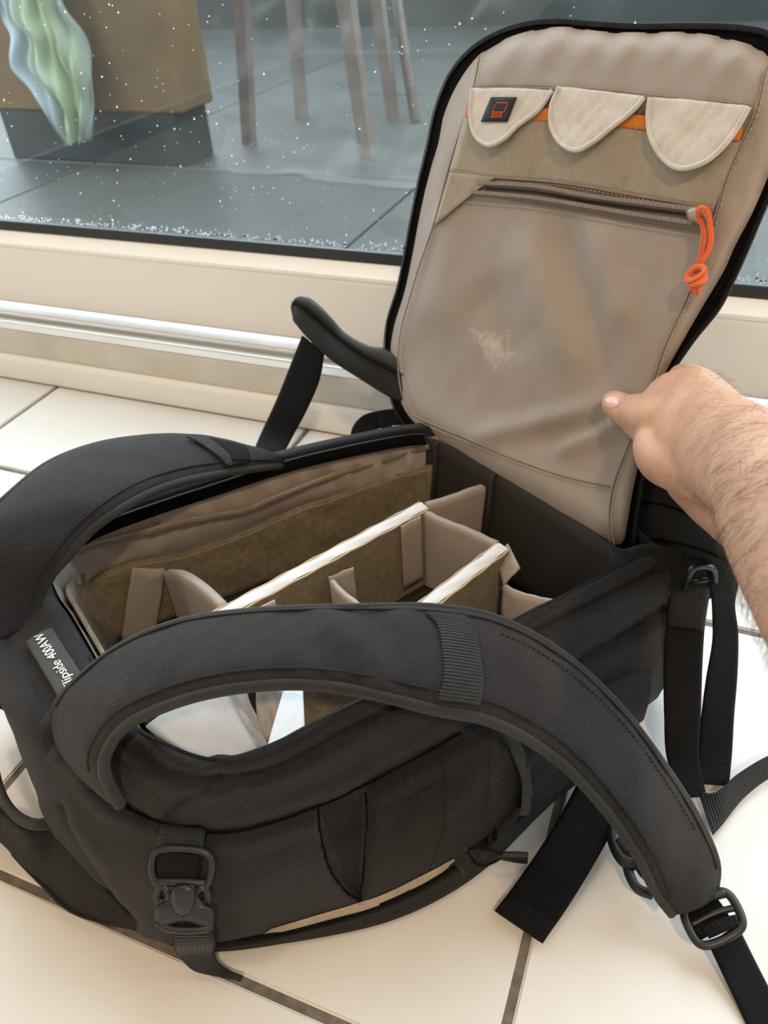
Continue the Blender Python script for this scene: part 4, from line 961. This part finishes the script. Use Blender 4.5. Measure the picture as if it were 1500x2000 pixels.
web('strap_webbing', [lq(1372, 1812, .009), lq(1400, 1795, .011), lq(1436, 1786, .009)], [lq(1385, 1834, .007), lq(1412, 1822, .009), lq(1444, 1806, .007)], M_WEB, 14)
web('strap_webbing', [lq(1440, 1805, 0), pz(1472, 1870, .012), pz(1510, 1945, .004), pz(1560, 2045, .003)], [lq(1384, 1846, 0), pz(1412, 1905, .012), pz(1450, 1985, .004), pz(1500, 2090, .003)], M_WEB, 40)
# waist belt: two padded wings
wl_t = [pY(x, y, Y) for x, y, Y in ((800, 700, .775), (755, 681, .79), (720, 675, .80), (672, 652, .815), (640, 612, .825), (608, 584, .832), (596, 580, .835), (584, 582, .835), (576, 590, .835))]
wl_b = [pY(x, y, Y) for x, y, Y in ((800, 790, .745), (765, 778, .755), (705, 742, .765), (655, 708, .775), (612, 672, .79), (580, 636, .81), (576, 626, .82), (572, 610, .825), (573, 600, .83))]
wo, WL, WR, WN = pad('waist_wing', wl_t, wl_b, .022, M_BLACK_F, pack, 50, 16, 2.6, hint=CAM - pk(.2, .2, .2), taper=np.concatenate([np.full(42, 1.), np.sqrt(np.linspace(1, .15, 8))]))
tube('piping', np.array([WL[i] * .62 + WR[i] * .38 + WN[i] * .0125 for i in range(0, 47)]), .0016, M_TAPE, wo, 6)
gm = pad('mesh_face', np.array([WL[i] * .97 + WR[i] * .03 + WN[i] * .004 for i in range(2, 47)]), np.array([WL[i] * .64 + WR[i] * .36 + WN[i] * .004 for i in range(2, 47)]), .018, M_BIND, wo, 45, 10, 2.4, smooth_keys=False, hint=CAM - pk(.2, .2, .2))
web('waist_webbing', [pY(590, 655, .80), pY(570, 705, .79), pY(540, 780, .77), pY(510, 845, .75), pz(485, 905, .08), pz(470, 940, .03)], [pY(634, 690, .79), pY(625, 740, .78), pY(600, 800, .765), pY(568, 860, .745), pz(545, 905, .08), pz(530, 945, .03)], M_WEB, 40, .002, hint=CAM - pk(.2, .2, .2))
web('waist_webbing', [pY(684, 870, .74), pY(688, 835, .74), pY(708, 812, .745), pY(740, 802, .75), pY(790, 796, .75)], [pY(722, 862, .735), pY(728, 845, .735), pY(742, 836, .74), pY(760, 832, .745), pY(800, 830, .745)], M_WEB, 30, .002, hint=CAM - pk(.2, .2, .2))
web('waist_webbing', [pY(738, 822, .73), pY(752, 852, .725), pY(790, 862, .72)], [pY(748, 806, .73), pY(770, 836, .725), pY(805, 846, .72)], M_WEB, 20, .002, hint=CAM - pk(.2, .2, .2))
wr_t = [pd(1200, 935, .765), pd(1290, 930, .725), pd(1370, 955, .675), pd(1430, 1010, .625), pd(1470, 1072, .59), pd(1480, 1098, .58)]
wr_b = [pd(1205, 1082, .755), pd(1290, 1084, .72), pd(1370, 1092, .68), pd(1420, 1100, .64), pd(1452, 1110, .60), pd(1470, 1114, .585)]
wo, WL, WR, WN = pad('waist_wing', wr_t, wr_b, .026, M_BLACK_F, pack, 50, 16, 2.4, hint=CAM - pk(.25, -.2, .2))
for a in (.35, .8): tube('seam', np.array([WL[i] * (1 - a) + WR[i] * a + WN[i] * .0125 for i in range(3, 44)]), .0012, M_TAPE, wo, 6)
hc = CAM - pk(.28, -.2, .1)
# hinge gusset between lid and body
web('hinge_gusset', [pz(1180, 1060, .168), pz(1215, 1072, .172), pz(1262, 1062, .185), pz(1330, 1075, .175)], [pz(1215, 1115, .168), pz(1245, 1125, .165), pz(1300, 1150, .15), pz(1355, 1165, .135)], M_BLACK_F, 20, .008)
# webbing hanging by the waist end
web('waist_webbing', [pz(1352, 1092, .176), pz(1376, 1112, .172), pz(1388, 1160, .155), pz(1391, 1210, .13), pz(1391, 1250, .112), pz(1378, 1330, .075), pz(1368, 1410, .04), pz(1362, 1480, .014), pz(1358, 1530, .006)],
    [pz(1412, 1086, .178), pz(1436, 1104, .172), pz(1443, 1135, .16), pz(1436, 1180, .14), pz(1442, 1235, .115), pz(1441, 1310, .08), pz(1434, 1400, .042), pz(1430, 1470, .016), pz(1424, 1535, .006)], M_WEB, 60, .002, hint=hc)
web('waist_webbing', [pz(1306, 1165, .15), pz(1300, 1220, .13), pz(1296, 1300, .095), pz(1297, 1400, .05), pz(1302, 1480, .018), pz(1330, 1560, .008)], [pz(1380, 1176, .15), pz(1376, 1230, .13), pz(1372, 1300, .1), pz(1369, 1400, .052), pz(1366, 1480, .02), pz(1380, 1555, .008)], M_WEB, 60, .002, hint=hc)
web('waist_tab', [pz(1270, 1082, .17), pz(1308, 1135, .158), pz(1306, 1190, .146), pz(1303, 1220, .136)], [pz(1396, 1090, .17), pz(1388, 1150, .158), pz(1380, 1200, .146), pz(1376, 1232, .136)], M_BLACK_F, 20, .006, hint=hc)
tg = link(bpy.data.objects.new('tri_glide', None), pack)
def tq(x, y, off=0.0): return pz(x, y, .165 - (y - 1130) * .0005 + off)
multi('glide_frame', [tube_data(cr([tq(*p) for p in ((1336, 1170, 0), (1340, 1140, .004), (1352, 1112, .008), (1366, 1106, .006), (1392, 1112, .002), (1390, 1158, -.002), (1372, 1168, -.004))], 50, True), .0034, 8, True), tube_data(np.array([tq(1350, 1138), tq(1390, 1132)]), .0028, 8)], plain('glossy_black_plastic', (.014, .014, .015), .18, .5), tg)
web('strap_webbing', [pz(1362, 1545, .006), pz(1395, 1548, .016), pz(1440, 1512, .020), pz(1500, 1476, .024), pz(1590, 1445, .02)], [pz(1392, 1632, .01), pz(1410, 1612, .008), pz(1452, 1560, .008), pz(1504, 1520, .010), pz(1600, 1480, .008)], M_WEB2, 40, .002)
# wide waist webbing with a hemmed end on the tiles
web('waist_webbing', [pz(1150, 1480, .03), pz(1112, 1560, .026), pz(1060, 1648, .018), pz(1005, 1728, .009), pz(967, 1778, .004)], [pz(1250, 1530, .03), pz(1215, 1590, .022), pz(1165, 1680, .014), pz(1110, 1770, .008), pz(1060, 1842, .004)], M_WEB, 60, .0025)
web('webbing_hem', [pz(990, 1748, .0125), pz(966, 1779, .0085)], [pz(1085, 1806, .0115), pz(1060, 1843, .0085)], M_WEB, 6, .004)
# open half of the waist buckle resting on the tiles
sbk = link(bpy.data.objects.new('waist_buckle', None), pack)
def wq(x, y, off=0.0): return pz(x, y, .014 + off)
multi('buckle_frame', [tube_data(cr([wq(*p) for p in ((1200, 1622, .006), (1214, 1612, .008), (1240, 1640, .008), (1246, 1680, .008), (1226, 1684, .006), (1206, 1660, .005))], 50, True), .0062, 8, True),
                       tube_data(cr([wq(*p) for p in ((1212, 1640, .008), (1232, 1664, .008))], 10), .0075, 8),
                       tube_data(cr([wq(*p) for p in ((1224, 1684, .004), (1230, 1710, .003), (1246, 1736, .003), (1275, 1748, .003))], 30), .0042, 8),
                       tube_data(cr([wq(*p) for p in ((1244, 1680, .004), (1256, 1705, .004), (1276, 1722, .004))], 30), .0040, 8)], M_PLASTIC, sbk)
# ------------------------------------------------------------------ the hand holding the panel
def skin_mat():
    m, nt, b = new_mat('skin')
    tc = N(nt, 'ShaderNodeTexCoord').outputs['Object']
    n1 = N(nt, 'ShaderNodeTexNoise'); n1.inputs['Scale'].default_value = 28; n1.inputs['Detail'].default_value = 6; nt.links.new(tc, n1.inputs['Vector'])
    r = N(nt, 'ShaderNodeValToRGB'); e = r.color_ramp.elements; e[0].position = .3; e[0].color = (.50, .275, .18, 1); e[1].position = .7; e[1].color = (.62, .39, .275, 1)
    nt.links.new(n1.outputs['Fac'], r.inputs[0]); nt.links.new(r.outputs[0], b.inputs['Base Color'])
    b.inputs['Roughness'].default_value = .5; b.inputs['Specular IOR Level'].default_value = .4
    b.inputs['Subsurface Weight'].default_value = .12; b.inputs['Subsurface Radius'].default_value = (.006, .0025, .0012); b.inputs['Subsurface Scale'].default_value = 1.0
    v = N(nt, 'ShaderNodeTexVoronoi'); v.inputs['Scale'].default_value = 620; nt.links.new(tc, v.inputs['Vector'])
    n2 = N(nt, 'ShaderNodeTexNoise'); n2.inputs['Scale'].default_value = 220; n2.inputs['Detail'].default_value = 4; nt.links.new(tc, n2.inputs['Vector'])
    bp = N(nt, 'ShaderNodeBump'); bp.inputs['Strength'].default_value = .35; bp.inputs['Distance'].default_value = .0006
    nt.links.new(mathn(nt, 'ADD', mathn(nt, 'MULTIPLY', v.outputs['Distance'], .6), n2.outputs['Fac']), bp.inputs['Height']); nt.links.new(bp.outputs[0], b.inputs['Normal'])
    return m
def limb(stations, sides=28):
    """stations: (top px, bottom px, depth, thickness ratio) -> closed loft of ellipses facing the lens"""
    V_, k = [], 0; rings_ = []
    for (a, b, d, q) in stations:
        A_, B_ = pd(a[0], a[1], d if np.isscalar(d) else d[0]), pd(b[0], b[1], d if np.isscalar(d) else d[1])
        rings_.append(np.concatenate([A_, B_, [q]]))
    R_ = crk(np.array(rings_), 6); M_ = (R_[:, :3] + R_[:, 3:6]) / 2; T = frames(M_)
    for i in range(len(R_)):
        c = M_[i]; w = (R_[i, :3] - R_[i, 3:6]) / 2; n = np.cross(T[i], w); n = nrm(n) * np.linalg.norm(w) * R_[i, 6]
        for s in range(sides):
            t = 2 * math.pi * s / sides; V_.append(c + w * math.cos(t) + n * math.sin(t))
    fs = grid_faces(len(R_), sides, True) + [tuple(range(sides))[::-1], tuple((len(R_) - 1) * sides + s for s in range(sides))]
    return V_, fs, None
def chain(pts, rad, n=30, sides=18):
    P = cr(np.array(pts), n); t = np.linspace(0, 1, n); r = np.interp(t, np.linspace(0, 1, len(rad)), rad)
    e = np.linspace(0, 1, 6)[1:]            # rounded tip
    tip = nrm(P[0] - P[1]); capP = [P[0] + tip * r[0] * .75 * math.sin(x * math.pi / 2) for x in e][::-1]; capr = [r[0] * max(.12, math.cos(x * math.pi / 2)) for x in e][::-1]
    return tube_data(np.vstack([capP, P]), np.concatenate([capr, r]), sides)
parts = []
# forearm and back of the hand
parts.append(limb([((1312, 742), (1272, 842), .632, .30), ((1334, 724), (1276, 890), .618, .36), ((1362, 722), (1296, 925), .598, .46), ((1400, 740), (1335, 948), .572, .52), ((1450, 772), (1390, 990), .525, .60), ((1500, 797), (1446, 1045), .470, .66),
                   ((1578, 838), (1500, 1166), .395, .72), ((1700, 900), (1590, 1330), .325, .78), ((1840, 975), (1690, 1520), .275, .80), ((2250, 1200), (2020, 1930), .175, .82), ((3250, 1700), (2900, 2950), .105, .85)]))
# thumb
tip = lid(1197, 786, .0115); ip = lid(1234, 808, .0155); mcp = pd(1288, 852, .622)
parts.append(chain([tip, lid(1214, 796, .0135), ip, lid(1262, 830, .024), mcp, pd(1330, 880, .590), pd(1390, 905, .555)], [.0118, .0152, .0168, .0178, .0185, .021, .020], 44))
# ball of the thumb and heel of the palm
parts.append(chain([pd(1284, 868, .618), pd(1298, 893, .606), pd(1330, 905, .59), pd(1380, 925, .56)], [.020, .0225, .024, .022], 20))
parts.append(chain([pd(1345, 935, .62), pd(1385, 970, .60), pd(1425, 1000, .57), pd(1470, 1040, .52)], [.020, .022, .022, .02], 20))
parts.append(chain([lid(1240, 806, .020), pd(1285, 815, .622), pd(1340, 815, .600), pd(1400, 850, .565)], [.0165, .0205, .025, .026], 20))
# web between thumb and forefinger, forefinger knuckle
parts.append(chain([pd(1278, 806, .636), pd(1300, 785, .622), pd(1325, 772, .612), pd(1370, 800, .595)], [.0165, .0195, .022, .026], 14))
parts.append(chain([pd(1330, 738, .632), pd(1362, 752, .61), pd(1410, 800, .575)], [.0125, .0155, .017], 14))
# four fingers folded round the edge, flat against the outside of the panel
for k, (kx, ky, dz, ln) in enumerate(((1318, 742, .0, .95), (1322, 800, .016, 1.0), (1330, 862, .024, .95), (1342, 922, .024, .8))):
    kn = pd(kx + 20, ky + 6, .638 + dz)
    a = lid(kx - 40, ky - 8, -.046); b_ = lid(kx - 95 * ln, ky - 10, -.046); c_ = lid(kx - 145 * ln, ky - 6, -.043)
    parts.append(chain([c_, b_, a, kn, pd(kx + 75, ky + 30, .60 + dz)], [.0075, .0085, .0095, .0115, .015], 30))
V_, F_ = [], []
for v, f, u in parts:
    k = len(V_); V_ += list(v); F_ += [tuple(i + k for i in q) for q in f]
tmp = mesh_obj('tmp_hand', V_, F_, M_WHITE); bm = bmesh.new(); bm.from_mesh(tmp.data); bmesh.ops.recalc_face_normals(bm, faces=bm.faces); bm.to_mesh(tmp.data); bm.free()
md_ = tmp.modifiers.new('r', 'REMESH'); md_.mode = 'VOXEL'; md_.voxel_size = .0022; md_.use_smooth_shade = True
md_ = tmp.modifiers.new('s', 'SMOOTH'); md_.factor = .5; md_.iterations = 13
dg = bpy.context.evaluated_depsgraph_get(); hm = bpy.data.meshes.new_from_object(tmp.evaluated_get(dg)); bpy.data.objects.remove(tmp)
hm.materials.clear(); hm.materials.append(skin_mat())
for p in hm.polygons: p.use_smooth = True
HB = BVHTree.FromPolygons([v.co.copy() for v in hm.vertices], [tuple(p.vertices) for p in hm.polygons])
person = bpy.data.objects.new('person', hm); C0.objects.link(person)
tag(person, 'bare hairy forearm and hand gripping the raised panel of the backpack', 'person')
def onH(x, y, off=0.0): return on(HB, x, y, off, .3)
# thumbnail
ax2 = np.array([40., -25.]); ax2 /= np.linalg.norm(ax2); ay2 = np.array([ax2[1], -ax2[0]])
ol = [np.array([1201, 781]) + ax2 * a * 21 + ay2 * b * 12.5 for a, b in ((-1, 0), (-.85, .7), (-.4, .98), (.3, 1), (.8, .75), (1, 0), (.8, -.75), (.3, -1), (-.4, -.98), (-.85, -.7))]
V_, fs, XY = blob_fill(cr(np.array(ol), 40, True), 6, lambda x, y, r: onH(x, y, .0009 - .0007 * r ** 4))
mesh_obj('thumbnail', V_, fs, plain('nail', (.72, .42, .36), .22, .5, coat=.2), person)
# hairs on the arm and the back of the hand
hp = []
tri_c = np.array([p.center for p in hm.polygons]); tri_n = np.array([p.normal for p in hm.polygons])
pr = np.array([proj(c) for c in tri_c]); vis = np.einsum('ij,ij->i', tri_n, CAM - tri_c) > -.003
ok = np.where(vis & (pr[:, 0] > 1300) & (pr[:, 1] < 1300))[0]
rs = np.random.default_rng(3); flow = nrm(pd(1330, 830, .6) - pd(1600, 1000, .4))
for i in rs.choice(ok, 9000):
    x, y = pr[i][:2]
    den = np.clip((x - 1290) / 150, 0, 1) * (.35 if y < 900 else .9) * (.15 if (x < 1400 and y > 880) else 1)
    if rs.random() > den * .55: continue
    c, n = tri_c[i], tri_n[i]; d = flow * -.2 + rs.normal(0, .5, 3) + np.array([0, 0, -.75]) + CR * -.1; d = nrm(d - n * (d @ n)); L = rs.uniform(.006, .014)
    pts = [c, c + d * L * .4 + n * L * .20, c + d * L * .75 + n * L * .26 + rs.normal(0, .0005, 3), c + d * L + n * L * .22]
    hp.append(tube_data(np.array(pts), [.000065, .00006, .00005, .00002], 3))
tag(multi('arm_hair', hp, plain('dark_hair', (.045, .028, .018), .5, .4), person), kind='stuff')
